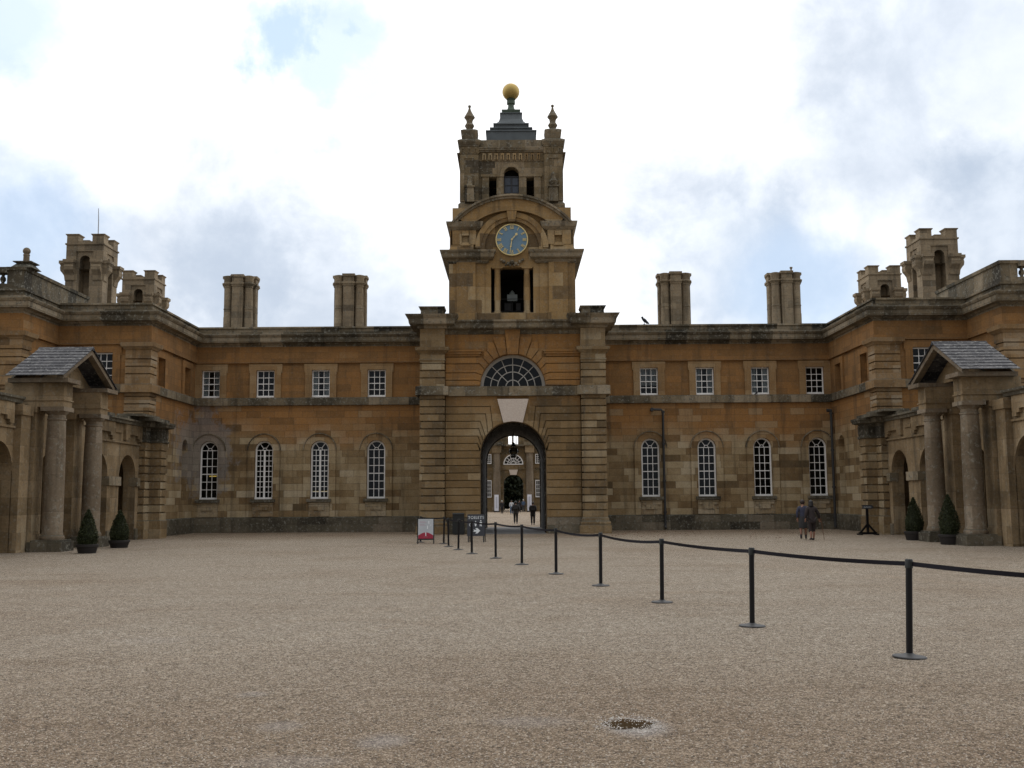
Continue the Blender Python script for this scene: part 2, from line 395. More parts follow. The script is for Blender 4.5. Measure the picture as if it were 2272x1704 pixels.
# gravel
PUD = gpt(1396, 1607)
mt, nt, bs = newmat('gravel'); g = G(nt)
pos = g.n('ShaderNodeNewGeometry').outputs['Position']
def voro(vec, s_, feat='F1'):
    v = g.n('ShaderNodeTexVoronoi', feature=feat); g.set(v.inputs['Vector'], vec); v.inputs['Scale'].default_value = s_
    return v
v1 = voro(pos, 115); v2 = voro(pos, 60); v3 = voro(pos, 17)
def cell(v):
    return g.sep(v.outputs['Color'])[0]
mx = g.m('ADD', g.m('MULTIPLY', cell(v1), .45), g.m('ADD', g.m('MULTIPLY', cell(v2), .42), g.m('MULTIPLY', cell(v3), .13)))
c = g.ramp(mx, [(.16, (.035, .027, .02)), (.32, (.18, .138, .098)), (.53, (.32, .26, .19)), (.73, (.5, .43, .34)), (.88, (.78, .72, .64))])
big = g.noise(pos, .16, 4, .6); mid = g.noise(pos, .9, 5, .65); str_ = g.noise(g.scale(pos, (.12, .8, 1)), 1, 4, .6)
c = g.mix(g.sm(big, .45, .68, 0, .35), c, g.mix(1, c, (.62, .5, .38), 'MULTIPLY'))
c = g.mix(g.sm(mid, .52, .75, 0, .4), c, g.mix(1, c, (.66, .56, .47), 'MULTIPLY'))
c = g.mix(g.sm(str_, .54, .72, 0, .3), c, g.mix(1, c, (.62, .5, .37), 'MULTIPLY'))
PX, PY, PZ = g.sep(pos)
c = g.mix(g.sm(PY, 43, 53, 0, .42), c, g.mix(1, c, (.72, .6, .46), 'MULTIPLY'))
c = g.mix(g.sm(g.m('ADD', PY, g.m('MULTIPLY', g.m('SUBTRACT', mid, .5), 5)), 15, 6, 0, .9), c, g.mix(1, c, (.72, .63, .54), 'MULTIPLY'))  # browner foreground gravel, with lens vignette darkening painted into its colour
for (tx, ty, tr, am) in ((-30, 8, 41.0, .16), (-30, 8, 42.6, .16), (24, -6, 33.0, .13), (24, -6, 34.6, .13), (5, 70, 52, .1), (5, 70, 53.6, .1)):
    d = g.n('ShaderNodeVectorMath', operation='DISTANCE'); g.set(d.inputs[0], g.scale(pos, (1, 1, 0))); d.inputs[1].default_value = (tx, ty, 0)
    tk = g.sm(g.m('ABSOLUTE', g.m('ADD', g.m('SUBTRACT', d.outputs['Value'], tr), g.m('MULTIPLY', g.m('SUBTRACT', mid, .5), .5))), .08, .28, am * 2, 0)
    c = g.mix(tk, c, g.mix(1, c, (1.22, 1.2, 1.18) if tr < 42 else (.8, .76, .72), 'MULTIPLY'))
def spot(cx, cy, rx, ry, r0, r1, amt):
    d = g.n('ShaderNodeVectorMath', operation='DISTANCE'); g.set(d.inputs[0], g.scale(pos, (1 / rx, 1 / ry, 0)))
    d.inputs[1].default_value = (cx / rx, cy / ry, 0)
    return g.sm(g.m('ADD', d.outputs['Value'], g.m('MULTIPLY', g.m('SUBTRACT', mid, .5), 1.3)), r0, r1, amt, 0)
pale = g.ramp(mx, [(.2, (.22, .2, .19)), (.5, (.5, .48, .47)), (.8, (.72, .7, .69))])
c = g.mix(spot(PUD[0] + .06, PUD[1] - .12,   .3, .38, .3, 1.1, .5), c, pale)
for (u, v, rx, ry, a) in [(855, 1645, .26, .3, .4), (640, 1690, .5, .2, .22), (620, 1610, .22, .25, .3), (1180, 1600, .5, .3, .25), (560, 1540, .2, .2, .3), (330, 1420, .6, .5, .15)]:
    q = gpt(u, v); c = g.mix(spot(q[0], q[1], rx, ry, .35, 1.1, a), c, g.mix(.5, pale, (.27, .24, .22)))
nt.links.new(c, bs.inputs['Base Color']); bs.inputs['Roughness'].default_value = .85; bs.inputs['Specular IOR Level'].default_value = .3
hh = g.m('ADD', g.m('MULTIPLY', v1.outputs['Distance'], -1.0), g.m('MULTIPLY', v2.outputs['Distance'], -.6))
hh = g.m('ADD', hh, g.m('MULTIPLY', mid, 2.2))
nt.links.new(g.bump(hh, .9, .02), bs.inputs['Normal'])
M['gravel'] = mt
M['paving'] = simple('stone_paving', (.12, .115, .11), .75, nz=.35, nsc=2, bump=.1)
mt, nt, bs = newmat('puddle_water'); bs.inputs['Base Color'].default_value = (.05, .034, .019, 1)
bs.inputs['Roughness'].default_value = .03; bs.inputs['Specular IOR Level'].default_value = .5; M['water'] = mt

# ------------------------------------------------------------------ world and sun
w = bpy.data.worlds.new('World'); sc.world = w; w.use_nodes = True
nt = w.node_tree; g = G(nt); bg = nt.nodes['Background']
EL, AZ = 52, 12      # sun behind the building, a little right
sky = g.n('ShaderNodeTexSky', sky_type='NISHITA'); sky.sun_disc = False
sky.sun_elevation = R(EL); sky.sun_rotation = R(AZ)
tc = g.n('ShaderNodeTexCoord').outputs['Generated']
X, Y, Z = g.sep(tc)
def dirv(u, v):
    d = cam.matrix_world.to_3x3() @ Vector((u - 1136, 852 - v, -F)); return d.normalized()
den = g.m('ADD', g.m('MAXIMUM', Z, 0), .22)
pl = g.vec(g.m('DIVIDE', X, den), g.m('DIVIDE', Y, den), 0)
n1 = g.noise(pl, 1.15, 8, .56, .5); n2 = g.noise(g.scale(pl, (1, 1, 1)), 2.7, 7, .6, .3)
n4 = g.noise(tc, 7.5, 10, .6, .15); n5 = g.noise(tc, 2.2, 3, .5)
def blob(u, v, rad, f0=1.0, amp=.1):
    d = g.n('ShaderNodeVectorMath', operation='DISTANCE'); g.set(d.inputs[0], tc); d.inputs[1].default_value = dirv(u, v)
    return g.sm(g.m('ADD', d.outputs['Value'], g.m('MULTIPLY', g.m('ADD', g.m('MULTIPLY', g.m('SUBTRACT', n5, .5), .6), g.m('SUBTRACT', n4, .5)), amp + rad * .7)), rad * .2, rad * 1.25, f0, 0)
def mxall(L):
    o = L[0]
    for q in L[1:]: o = g.m('MAXIMUM', o, q)
    return o
grey = mxall([g.sm(g.noise(tc, 4.2, 8, .58, .1), .6, .78, 0, .08), blob(1950, 350, .17, .8), blob(2180, 60, .27, .8), blob(2240, 470, .2, .95), blob(1690, 570, .15, .95),
              blob(500, 560, .13, .9), blob(780, 660, .12, .8), blob(60, 570, .15, .95), blob(300, 620, .15, .8), blob(30, 380, .06, .7), blob(1900, 640, .12, .8), blob(1330, 300, .06, .25), blob(1200, 110, .05, .2)])
blue = mxall([blob(625, 80, .055, .95, .2), blob(585, 35, .045, .7, .2), blob(700, 130, .07, .75, .22), blob(790, 185, .06, .6, .2), blob(890, 215, .05, .45, .2), blob(20, 40, .07, .75), blob(330, 205, .05, .3), blob(870, 215, .045, .5), blob(1780, 640, .08, .45), blob(60, 500, .09, .45)])
wht = g.mix(g.sm(n2, .35, .6), (14.5, 14.7, 15.1), (19, 19, 19))
gcol = g.mix(g.sm(n4, .35, .65), (6.3, 7.5, 9.3), (9.8, 10.8, 12.2))
cl = g.mix(grey, wht, gcol)
skyb = g.mix(.55, g.mix(1, sky.outputs[0], (1.2, 1.3, 1.4), 'MULTIPLY'), (10.4, 13.0, 16.4))
cl = g.mix(blue, cl, skyb)
# unseen sky low behind the camera, darkened to deepen shade on the facade
cl = g.mix(g.sm(g.m('ADD', Y, g.m('MULTIPLY', Z, .8)), .45, -.55, 0, .9), cl, (3.9, 4.05, 4.3))
cl = g.mix(g.sm(Z, -.02, .0, 1, 0), cl, (1.2, 1.1, .9))
nt.links.new(cl, bg.inputs[0]); bg.inputs[1].default_value = .1
sd = bpy.data.lights.new('sun', 'SUN'); so = bpy.data.objects.new('sun', sd); COL.objects.link(so)
sd.energy = .55; sd.angle = R(22); sd.color = (1, .95, .88)
az = R(AZ); sv = Vector((math.sin(az) * math.cos(R(EL)), math.cos(az) * math.cos(R(EL)), math.sin(R(EL))))
so.rotation_euler = (-sv).to_track_quat('-Z', 'Y').to_euler()
vs_ = sc.view_settings; vs_.view_transform = 'Standard'; vs_.look = 'None'; vs_.exposure = -.3; vs_.gamma = 1
sc.cycles.max_bounces = 6; sc.cycles.diffuse_bounces = 3; sc.cycles.glossy_bounces = 3; sc.cycles.transparent_max_bounces = 6
# ------------------------------------------------------------------ window units (local x-z plane, y = depth)
def sash_bars(fr, gl, x0, x1, z0, z1, y, cols=3, rows=4, fw=.065, b=.034, sill=True):
    """rectangular sash: frame, meeting rail, glazing bars; pane mesh gl"""
    zb = z0 + (.06 if sill else 0)
    if sill: fr.box(x0, x1, y - .05, y + .06, z0, zb + .02)
    fr.box(x0, x0 + fw, y, y + .06, zb + .02, z1); fr.box(x1 - fw, x1, y, y + .06, zb + .02, z1)
    fr.box(x0 + fw, x1 - fw, y, y + .06, z1 - fw, z1)
    a, c, d, e = x0 + fw, x1 - fw, zb + .02, z1 - fw
    zm = (d + e) / 2; fr.box(a, c, y + .01, y + .055, zm - .022, zm + .022)
    fr.box(a, c, y + .012, y + .05, d, d + .03)
    for i in range(1, cols):
        x = lp(a, c, i / cols); fr.box(x - b / 2, x + b / 2, y + .018, y + .045, d + .03, zm - .022); fr.box(x - b / 2, x + b / 2, y + .018, y + .045, zm + .022, e)
    for (s0, s1, n) in ((d, zm, rows // 2), (zm, e, rows - rows // 2)):
        for i in range(1, n):
            z = lp(s0, s1, i / n); fr.box(a, c, y + .02, y + .043, z - b / 2, z + b / 2)
    gl.add([(a, y + .034, d), (c, y + .034, d), (c, y + .034, e), (a, y + .034, e)], [(0, 1, 2, 3)])

def arched_sash(fr, gl, cx, r, z0, zs, y, casement=False):
    fw = .085; b = .034
    fr.box(cx - r, cx + r, y - .05, y + .06, z0, z0 + .1)
    fr.ring(cx, zs, r - fw, r, -90, 90, y, y + .06, 20, leg=z0 + .1)
    ri = r - fw; fr.box(cx - ri, cx + ri, y + .01, y + .052, zs - .025, zs + .012)
    rs = ri * .3; fr.ring(cx, zs + .012, rs - b, rs, -90, 90, y + .018, y + .045, 12)
    for a in (-36, 36):
        s, c = math.sin(R(a)), math.cos(R(a)); px, pz = c * b / 2, s * b / 2
        fr.prism([(cx + rs * s - px, zs + rs * c + pz), (cx + rs * s + px, zs + rs * c - pz), (cx + ri * s + px, zs + ri * c - pz), (cx + ri * s - px, zs + ri * c + pz)], y + .02, y + .043)
    zt = z0 + .1; ze = zs - .025
    if casement:
        fr.box(cx - .05, cx + .05, y - .01, y + .055, zt, ze)
        for sg in (-1, 1):
            x = cx + sg * (ri + .05) / 2; fr.box(x - b / 2, x + b / 2, y + .018, y + .045, zt, ze)
        n = 9
        for i in range(1, n):
            z = lp(zt, ze, i / n); fr.box(cx - ri, cx - .05, y + .02, y + .043, z - b / 2, z + b / 2); fr.box(cx + .05, cx + ri, y + .02, y + .043, z - b / 2, z + b / 2)
    else:
        zm = (zt + ze) / 2; fr.box(cx - ri, cx + ri, y + .008, y + .053, zm - .025, zm + .025)
        for sg in (-1, 1):
            x = cx + sg * ri / 3; fr.box(x - b / 2, x + b / 2, y + .018, y + .045, zt, ze)
        for i in (1, 2, 4, 5):
            z = lp(zt, ze, i / 6); fr.box(cx - ri, cx + ri, y + .02, y + .043, z - b / 2, z + b / 2)
    n = 14; pts = [(cx - ri * math.cos(math.pi * i / n), zs + ri * math.sin(math.pi * i / n)) for i in range(n + 1)]
    poly = [(cx - ri, zt)] + pts + [(cx + ri, zt)]
    gl.add([(p[0], y + .034, p[1]) for p in poly], [tuple(range(len(poly)))])

def surround(mb, x, hw, z0, z1, y, proud=.085, ears=True):
    """flat stone frame round a rectangular upper window"""
    o = .36
    mb.box(x - hw - o, x - hw, y - proud, y + .02, z0, z1); mb.box(x + hw, x + hw + o, y - proud, y + .02, z0, z1)
    mb.box(x - hw - o, x + hw + o, y - proud, y + .02, z1, z1 + .34)
    if ears:
        for sg in (-1, 1):
            xe = x + sg * (hw + o); mb.box(min(xe, xe + sg * .06), max(xe, xe + sg * .06), y - proud, y + .02, z1 - .05, z1 + .34)
            mb.box(min(xe, xe + sg * .06), max(xe, xe + sg * .06), y - proud + .02, y + .02, z1 - .13, z1 - .05)

CORN = [(0, 10.14), (.10, 10.16), (.10, 10.24), (.16, 10.27), (.22, 10.34), (.46, 10.37), (.46, 10.40), (.48, 10.44), (.48, 10.64), (.52, 10.66), (.58, 10.74), (.60, 10.79), (.58, 10.81), (.06, 10.86), (.04, 10.88), (.04, 11.17), (.13, 11.19), (.13, 11.28), (-.45, 11.30)]
BAND = [(0, 6.90), (.14, 6.92), (.14, 7.30), (.10, 7.335), (0, 7.34)]
def grooves(z0, z1, pitch, base=0, start=None, d=.045, w=.03):
    d *= 1.4; w *= 1.5
    """profile of channelled rustication"""
    p = [(base, z0)]; z = (start if start is not None else z0 + pitch)
    while z < z1 - .06:
        p += [(base, z - w), (base - d, z - w + .012), (base - d, z + .002), (base, z + .012)]; z += pitch
    p.append((base, z1)); return p

# ------------------------------------------------------------------ palace ranges (left and right)
SIDEX, Y1, Y2, Y3, X2 = 17.5, 56.8, 49.5, 45.9, 22.0
WINX = [7.5, 10.58, 13.63, 16.64]
def palace_range(m):
    left = m < 0
    th = thing('palace_range', 'long two storey golden stone range %s of the clock tower, with windows and chimneys' % ('left' if left else 'right'),
               'building', (m * 11, 56.8, 0), 'stone ranges flanking the clock tower')
    A = Matrix()                                                   # faces the camera
    B = Matrix.Translation((SIDEX, Y1, 0)) @ Matrix.Rotation(R(-90), 4, 'Z')   # faces the court; local x = Y1-Y
    C = Matrix.Translation((0, Y2, 0))
    D = Matrix.Translation((X2, Y2, 0)) @ Matrix.Rotation(R(-90), 4, 'Z')
    E_ = Matrix.Translation((0, Y3, 0))
    side_len = Y1 - Y2
    wl = MB(m); up = MB(m)
    wl.T = Matrix.Translation((0, Y1, 0))
    wl.wall(4.5, SIDEX, .8, 6.92, 0, [(x - .5, x + .5, 1.78, 4.47, True) for x in WINX], .26)
    wl.T = B; wl.wall(0, side_len, .8, 6.92, 0, [(1.0, 2.0, 1.78, 4.5, True), (5.1, 6.1, 1.78, 4.5, True)], .3)
    for a in (1.0, 5.1): wl.box(a - .02, a + 1.02, .3, .34, 1.7, 5.1)
    wl.T = C; wl.wall(SIDEX, X2, .8, 6.92, 0)
    wl.T = D; wl.wall(0, Y2 - Y3, .8, 6.92, 0)
    wl.T = E_; wl.wall(X2, 34, .8, 6.92, 0)
    wl.build('lower_wall', M['wall'], th)
    up.T = Matrix.Translation((0, Y1, 0))
    up.wall(4.5, SIDEX, 7.3, 9.27, 0, [(x - .5, x + .5, 7.36, 8.87, False) for x in WINX], .24)
    up.T = B; up.wall(0, side_len, 7.3, 9.27, 0, [(1.15, 2.1, 7.42, 8.82, False), (5.1, 6.1, 7.42, 8.82, False)], .3)
    for a in (1.15, 5.1): up.box(a - .02, a + 1.02, .3, .34, 7.4, 8.9)
    surround(up, 1.62, .475, 7.34, 8.82, 0, ears=False); surround(up, 5.6, .5, 7.34, 8.82, 0, .04, ears=False)
    up.T = C; up.wall(SIDEX, X2, 7.3, 9.27, 0, [(19.25, 20.25, 7.36, 8.87, False)], .24); surround(up, 19.75, .5, 7.34, 8.87, 0)
    up.T = D; up.wall(0, Y2 - Y3, 7.3, 9.27, 0)
    up.T = E_; up.wall(X2, 34, 7.3, 9.27, 0)
    up.build('upper_wall', M['upper'], th)
    path = [(4.45, Y1), (SIDEX, Y1), (SIDEX, Y2), (X2, Y2), (X2, Y3), (34, Y3)]
    MB(m).sweep(path, [(0, 9.25), (.13, 9.25), (.13, 9.29), (.1, 9.31), (.1, 10.16), (0, 10.16)]).build('frieze', M['upper'], th)
    MB(m).sweep(path, BAND).build('string_course', M['trim'], th)
    MB(m).sweep(path, CORN).build('cornice', M['trim'], th)
    MB(m).sweep(path, [(0, 0), (.12, 0), (.12, .78), (.06, .83), (0, .83)]).build('plinth', M['plinth'], th)
    # corner piers of the side blocks
    for (cx, cy) in ((SIDEX, Y2), (X2, Y3)):
        P = [(cx, cy + .82), (cx - .1, cy + .82), (cx - .1, cy - .1), (cx + 1.13, cy - .1), (cx + 1.13, cy)]
        pr = MB(m)
        pr.sweep(P, grooves(.83, 6.9, .358, 0, 6.03 - .358 * 13, .06, .035), False)
        pr.sweep(P, grooves(7.34, 8.72, .36, 0, 7.84, .06, .035) + [(0, 8.98), (.04, 9.0), (.1, 9.08), (.18, 9.14), (.2, 9.24), (.22, 9.33), (0, 9.36), (-.12, 9.37)], False)
        pr.sweep(P, [(q + .0, z) for q, z in BAND], False)
        pr.build('corner_pier', M['pavpier'], th)
    # attic parapet over the outermost block, with baluster openings
    at = MB(m); at.sweep([(X2, 53), (X2, Y3), (22.78, Y3)], [(.02, 11.25), (.02, 11.5), (-.02, 11.52), (-.02, 12.12), (.05, 12.14), (.08, 12.28), (-.5, 12.3)])
    at.box(22.78, 34, Y3 - .02, Y3 + .45, 11.3, 11.52); at.box(22.78, 34, Y3 - .06, Y3 + .5, 12.02, 12.28)
    at.box(25, 26.2, Y3 - .02, Y3 + .45, 11.52, 12.02); at.box(X2 + .5, X2 + .55, Y3 + .4, 53, 11.2, 12.2)
    at.build('attic_parapet', M['trim'], th)
    for k in range(4):
        MB(m).lathe([(.1, 11.52), (.1, 11.56), (.06, 11.6), (.13, 11.72), (.12, 11.82), (.06, 11.92), (.1, 11.98), (.1, 12.02)], 23.05 + .42 * k, Y3 + .2, 12).build('baluster', M['trim'], th, True)
    # windows
    for i, x in enumerate(WINX):
        fr = MB(m, Matrix.Translation((0, Y1, 0))); gl = MB(m, Matrix.Translation((0, Y1, 0)))
        cas = left and i in (1, 2)
        arched_sash(fr, gl, x, .5, 1.8, 4.47, .12, cas)
        f = fr.build('arched_window', M['white'], th); gl.build('pane', M['glass'], f)
        if left and i in (1, 3):
            z = 2.17 if i == 1 else 3.05
            l_ = MB(m).box(x - (.42 if i == 1 else .3), x + (.42 if i == 1 else .1), 57.25, 57.29, z, z + .05); l_.build('strip_light', M['lamp'], f)
        s = MB(m, Matrix.Translation((0, Y1, 0)))
        s.box(x - .66, x + .66, -.26, .12, 1.63, 1.8); s.build('window_sill', M['plinth'], f)
        ap = MB(m, Matrix.Translation((0, Y1, 0)))
        ap.box(x - .56, x + .56, -.13, 0, .84, 1.52); ap.box(x - .58, x + .58, -.17, 0, 1.52, 1.6)
        ap.box(x - .3, x + .3, -.18, -.13, 1.12 if not left else 1.2, 1.36 if not left else 1.5); ap.box(x - .5, x + .5, -.18, -.13, 1.36, 1.5) if not left else None
        ap.build('window_apron', M['apron'], f)
        sr = MB(m, Matrix.Translation((0, Y1, 0)))
        sr.ring(x, 4.47, .505, .88, -90, 90, -.1, .03, 24, leg=1.8); sr.box(x - .88, x - .57, -.1, .03, .83, 1.8); sr.box(x + .57, x + .88, -.1, .03, .83, 1.8)
        sr.build('window_surround', M['wall'], f)
        hm_ = MB(m, Matrix.Translation((0, Y1, 0))); hm_.ring(x, 4.47, .865, .91, -90, 90, -.15, .03, 24); hm_.build('shadow_dirt_line', M['trim'], f)  # dark ring added to draw the shadow and dirt line round the arch
        fr = MB(m, Matrix.Translation((0, Y1, 0))); gl = MB(m, Matrix.Translation((0, Y1, 0)))
        sash_bars(fr, gl, x - .5, x + .5, 7.36, 8.87, .1)
        f = fr.build('sash_window', M['white'], th); gl.build('pane', M['glass'], f)
        sr = MB(m, Matrix.Translation((0, Y1, 0))); surround(sr, x, .5, 7.34, 8.87, 0); sr.build('window_surround', M['dressing'], f)
        if (not left and i in (0, 1, 2)) or (left and i in (1, 3)):
            cu = MB(m); n = 16
            zt, zb = (8.8, 7.9) if i == 0 and not left else (8.8, 7.44)
            for a, b in ((-.44, -.02 if i == 0 else -.2), (.02 if i == 0 else .2, .44)):
                pts = [(x + lp(a, b, q / n), Y1 + .22 + .02 * math.sin(q * 1.9)) for q in range(n + 1)]
                cu.add([(p[0], p[1], z) for z in (zb, zt) for p in pts], [(q, q + 1, n + 2 + q, n + 1 + q) for q in range(n)])
            cu.build('curtain', M['curtain'], f)
    fr = MB(m, C); gl = MB(m, C); sash_bars(fr, gl, 19.25, 20.25, 7.36, 8.87, .1)
    f = fr.build('sash_window', M['white'], th); gl.build('pane', M['glass'], f)
    # dark rooms behind the glass, and the roofs
    rm = MB(m); rm.box(4.6, 17.9, Y1 + .95, Y1 + 7, .1, 11.0); rm.box(18.4, 21.9, Y2 + .95, Y1 + 7, .1, 11.0); rm.box(22.4, 34, Y3 + .6, Y1 + 7, .1, 11.2)
    rm.build('room_core', M['dark'], th)
    rf = MB(m); rf.box(4.6, SIDEX + .3, Y1 + .1, Y1 + 7.2, 11.02, 11.12); rf.box(SIDEX + .3, 34, Y2 + .2, Y1 + 7.2, 11.06, 11.16); rf.box(X2 + .2, 34, Y3 + .4, Y2 + .2, 11.0, 11.14)
    rf.build('roof', M['lead'], th)
    # chimney stacks
    for cx in (9.63, 16.17):
        cy = 60.87; c = MB(m, Matrix.Translation((cx, cy, 0)) @ Matrix.Diagonal((.88, .84, 1, 1)) @ Matrix.Translation((-cx, -cy, 0)))
        c.box(cx - .62, cx + .62, cy - .62, cy + .62, 11.1, 14.5); c.box(cx - 1.05, cx + 1.05, cy - 1.05, cy + 1.05, 11.1, 11.42)
        for sx in (-1, 1):
            for sy in (-1, 1):
                c.lathe([(r_ * .92, z_) for r_, z_ in [(.33, 11.4), (.33, 12.45), (.31, 12.5), (.31, 12.9), (.335, 12.92), (.335, 12.97), (.3, 13.0), (.285, 14.2), (.31, 14.22), (.31, 14.27), (.3, 14.3), (.42, 14.41), (.46, 14.43), (.46, 14.48), (.34, 14.52),
                         (.34, 14.73), (.42, 14.85), (.42, 14.9), (.2, 14.95)]], cx + sx * .68, cy + sy * .68, 20)
        for (ax, ay) in ((0, -1), (0, 1), (1, 0), (-1, 0)):
            def bx(h, o, z0, z1):
                if ax == 0: c.box(cx - h, cx + h, cy + ay * .8 - (o if ay < 0 else 0), cy + ay * .8 + (o if ay > 0 else 0), z0, z1)
                else: c.box(cx + ax * .8 - (o if ax < 0 else 0), cx + ax * .8 + (o if ax > 0 else 0), cy - h, cy + h, z0, z1)
            bx(.36, .26, 11.4, 14.28); bx(.24, .285, 11.7, 14.0)
            bx(.4, .3, 14.28, 14.34); bx(.43, .36, 14.4, 14.5); bx(.36, .28, 14.5, 14.8); bx(.42, .36, 14.84, 14.98)
            bx(.39, .32, 14.34, 14.4); bx(.39, .32, 14.8, 14.84)
        c.box(cx - .86, cx + .86, cy - .86, cy + .86, 14.41, 14.5); c.box(cx - .78, cx + .78, cy - .78, cy + .78, 14.5, 14.84); c.box(cx - .88, cx + .88, cy - .88, cy + .88, 14.85, 14.93)
        if cx > 15 and not left: c.lathe([(.06, 14.9), (.06, 15.2), (.1, 15.22), (.1, 15.3)], cx + .45, cy - .5, 10)
        if cx > 15 and left: c.lathe([(.1, 14.9), (.1, 15.02), (.06, 15.06)], cx + .55, cy - .5, 10)
        c.build('chimney', M['chimney'], th, True)
    if not left:
        d = MB(1); d.tube([(7.66, 56.6, 6.55), (8.12, 56.6, 6.53), (8.2, 56.6, 6.42), (8.21, 56.6, .25), (8.21, 56.48, .1)], .066, 10)
        for z in (6.35, 4.6, 2.6, .9): d.lathe([(.092, z), (.092, z + .12)], 8.21, 56.6, 10)
        d.tube([(7.62, 56.8, 6.55), (7.62, 56.55, 6.55)], .1, 10); d.build('downpipe', M['iron'], th, True)
        d = MB(1); d.tube([(17.33, 56.35, 6.4), (17.33, 56.35, .1)], .07, 10); d.tube([(17.1, 56.35, 6.42), (17.36, 56.35, 6.4)], .09, 8)
        for z in (6.2, 4.2, 2.2, .6): d.lathe([(.1, z), (.1, z + .1)], 17.33, 56.35, 10)
        d.build('downpipe', M['iron'], th, True)
    else:
        e = MB(-1); e.T = Matrix.Translation((22.2, 46.45, 0))
        e.taper(-.5, .5, -.5, .5, 12.28, -.3, .3, -.3, .3, 12.5); e.taper(-.3, .3, -.3, .3, 12.5, -.42, .42, -.42, .42, 12.56); e.box(-.42, .42, -.42, .42, 12.56, 12.6)
        f = e.build('finial_base', M['trim'], th)
        k = MB(-1); k.lathe([(.14, 12.6), (.13, 12.9), (.15, 12.95), (.13, 13.0)], 22.2, 46.45, 14); k.ball((22.2, 46.45, 13.14), .17); k.build('finial_shaft', M['column'], f, True)
    return th
palace_range(1); palace_range(-1)

# ------------------------------------------------------------------ crenellated chimney towers
def cren_tower(x, y, m, label):
    th = thing('crenellated_tower', label, 'tower', (m * x, y, 0), 'crenellated stone towers behind the ranges')
    b = MB(m); h = 1.12
    for k in range(4):
        b.T = Matrix.Translation((x, y, 0)) @ Matrix.Rotation(R(90 * k), 4, 'Z')
        # panelled face with a deep arched slot
        b.wall(-h, h, 15.6, 17.1, -h, [(-.52, .52, 15.6, 16.68, False)], .08)
        b.wall(-.52, .52, 15.6, 16.7, -h + .08, [(-.32, .32, 15.6, 16.12, True)], .75)
        b.wall(-h, h, 8, 15.6, -h, [(-.32, .32, 8, 15.6, False)], .75)
        b.box(-.34, .34, -h + .75, -h + .8, 8, 16.6)
        for sg in (-1, 1):       # scroll consoles and their caps
            a, c_ = sorted((sg * .48, sg * (h + .02)))
            b.box(a, c_, -h - .42, -h + .02, 15.94, 16.12); b.box(a + .04, c_ - .04, -h - .36, -h + .02, 15.86, 15.94)
            b.prism([(-h + .01, 15.86), (-h - .32, 15.86), (-h - .36, 15.7), (-h - .33, 15.5), (-h - .2, 15.35), (-h - .1, 15.2), (-h - .05, 14.9), (-h + .01, 14.85)], a + .06, c_ - .06, 'x')
    b.T = Matrix.Translation((x, y, 0))
    b.box(-h - .06, h + .06, -h - .06, h + .06, 17.08, 17.17)
    for k in range(4):
        b.T = Matrix.Translation((x, y, 0)) @ Matrix.Rotation(R(90 * k), 4, 'Z')
        b.box(-.44, .44, -h + .02, -h + .34, 17.17, 17.3)
        b.box(-h + .01, -.42, -h + .01, -.42, 17.17, 17.62); b.taper(-h + .01, -.42, -h + .01, -.42, 17.62, -h - .06, -.35, -h - .06, -.35, 17.71); b.box(-h - .06, -.35, -h - .06, -.35, 17.71, 17.74)
    b.build('tower_shaft', M['chimney'], th)
    c = MB(m, Matrix.Translation((x, y, 0))).box(-.36, .36, -.36, .36, 8, 17.05); c.build('tower_core', M['chimney'], th)
    return th
cren_tower(25.65, 62.1, 1, 'taller looking crenellated tower on the right, nearest the right frame edge')
cren_tower(25.95, 72.1, 1, 'smaller looking crenellated tower on the right, further back beside the bigger one')
tl = cren_tower(25.65, 62.1, -1, 'taller looking crenellated tower on the left, carrying a thin pole')
cren_tower(26.05, 72.1, -1, 'smaller looking crenellated tower on the left, further back without a pole')
fp = MB(1).tube([(-25.5, 62.5, 17), (-25.52, 62.5, 19), (-25.55, 62.5, 19.75)], [.035, .03, .02], 8)
tag(fp.build('flagpole', M['pole']), 'thin bare pole rising above the left crenellated tower', 'pole')

# ------------------------------------------------------------------ clock tower
ct = thing('clock_tower', 'tall domeless stone clock tower with arched gateway and gold ball on top', 'tower', (0, 52, 0))
# piers
for m in (1, -1):
    P = [(3.45, 52.45), (3.45, 52.0), (4.70, 52.0), (4.70, 53.25), (4.55, 53.25), (4.55, 56.9)]
    b = MB(m); b.sweep(P, [(.16, 0), (.16, .4), (.11, .43), (.13, .5), (.12, .58), (.05, .64), (.05, .74), (0, .8)] + grooves(.81, 6.96, .372, 0, .81 + .372, .06, .035), False)
    b.sweep(P, grooves(7.38, 8.72, .37, 0, 7.85, .06, .035) + [(.04, 8.72), (.04, 8.76), (0, 8.8), (0, 9.08), (.05, 9.1), (.1, 9.16), (.2, 9.22), (.22, 9.3), (.24, 9.38), (0, 9.42), (0, 10.36)], False)
    b.build('rusticated_pier', M['pier'], ct)
    b = MB(m); PC = [(3.45, 52.45), (3.45, 52.0), (4.70, 52.0), (4.70, 53.6), (4.6, 53.6), (4.6, 57.6)]
    b.sweep(PC, [(0, 10.34), (.1, 10.36), (.12, 10.46), (.5, 10.52), (.52, 10.58), (.55, 10.78), (.66, 10.92), (.7, 11.0), (-.1, 11.04)])
    b.sweep([(3.5, 53.3), (3.5, 52.05), (4.72, 52.05), (4.72, 53.3), (3.5, 53.3)], [(0, 11.0), (-.04, 11.05), (-.06, 11.35), (.02, 11.42), (.06, 11.5), (-.5, 11.52)])
    b.box(3.9, 4.4, 52.5, 53.0, 11.0, 11.515); b.build('pier_capital', M['trim'], ct)
    b = MB(m); b.sweep(P, [(0, 6.94), (.2, 6.95), (.2, 7.38), (0, 7.42)]); b.build('pier_band', M['trim'], ct)
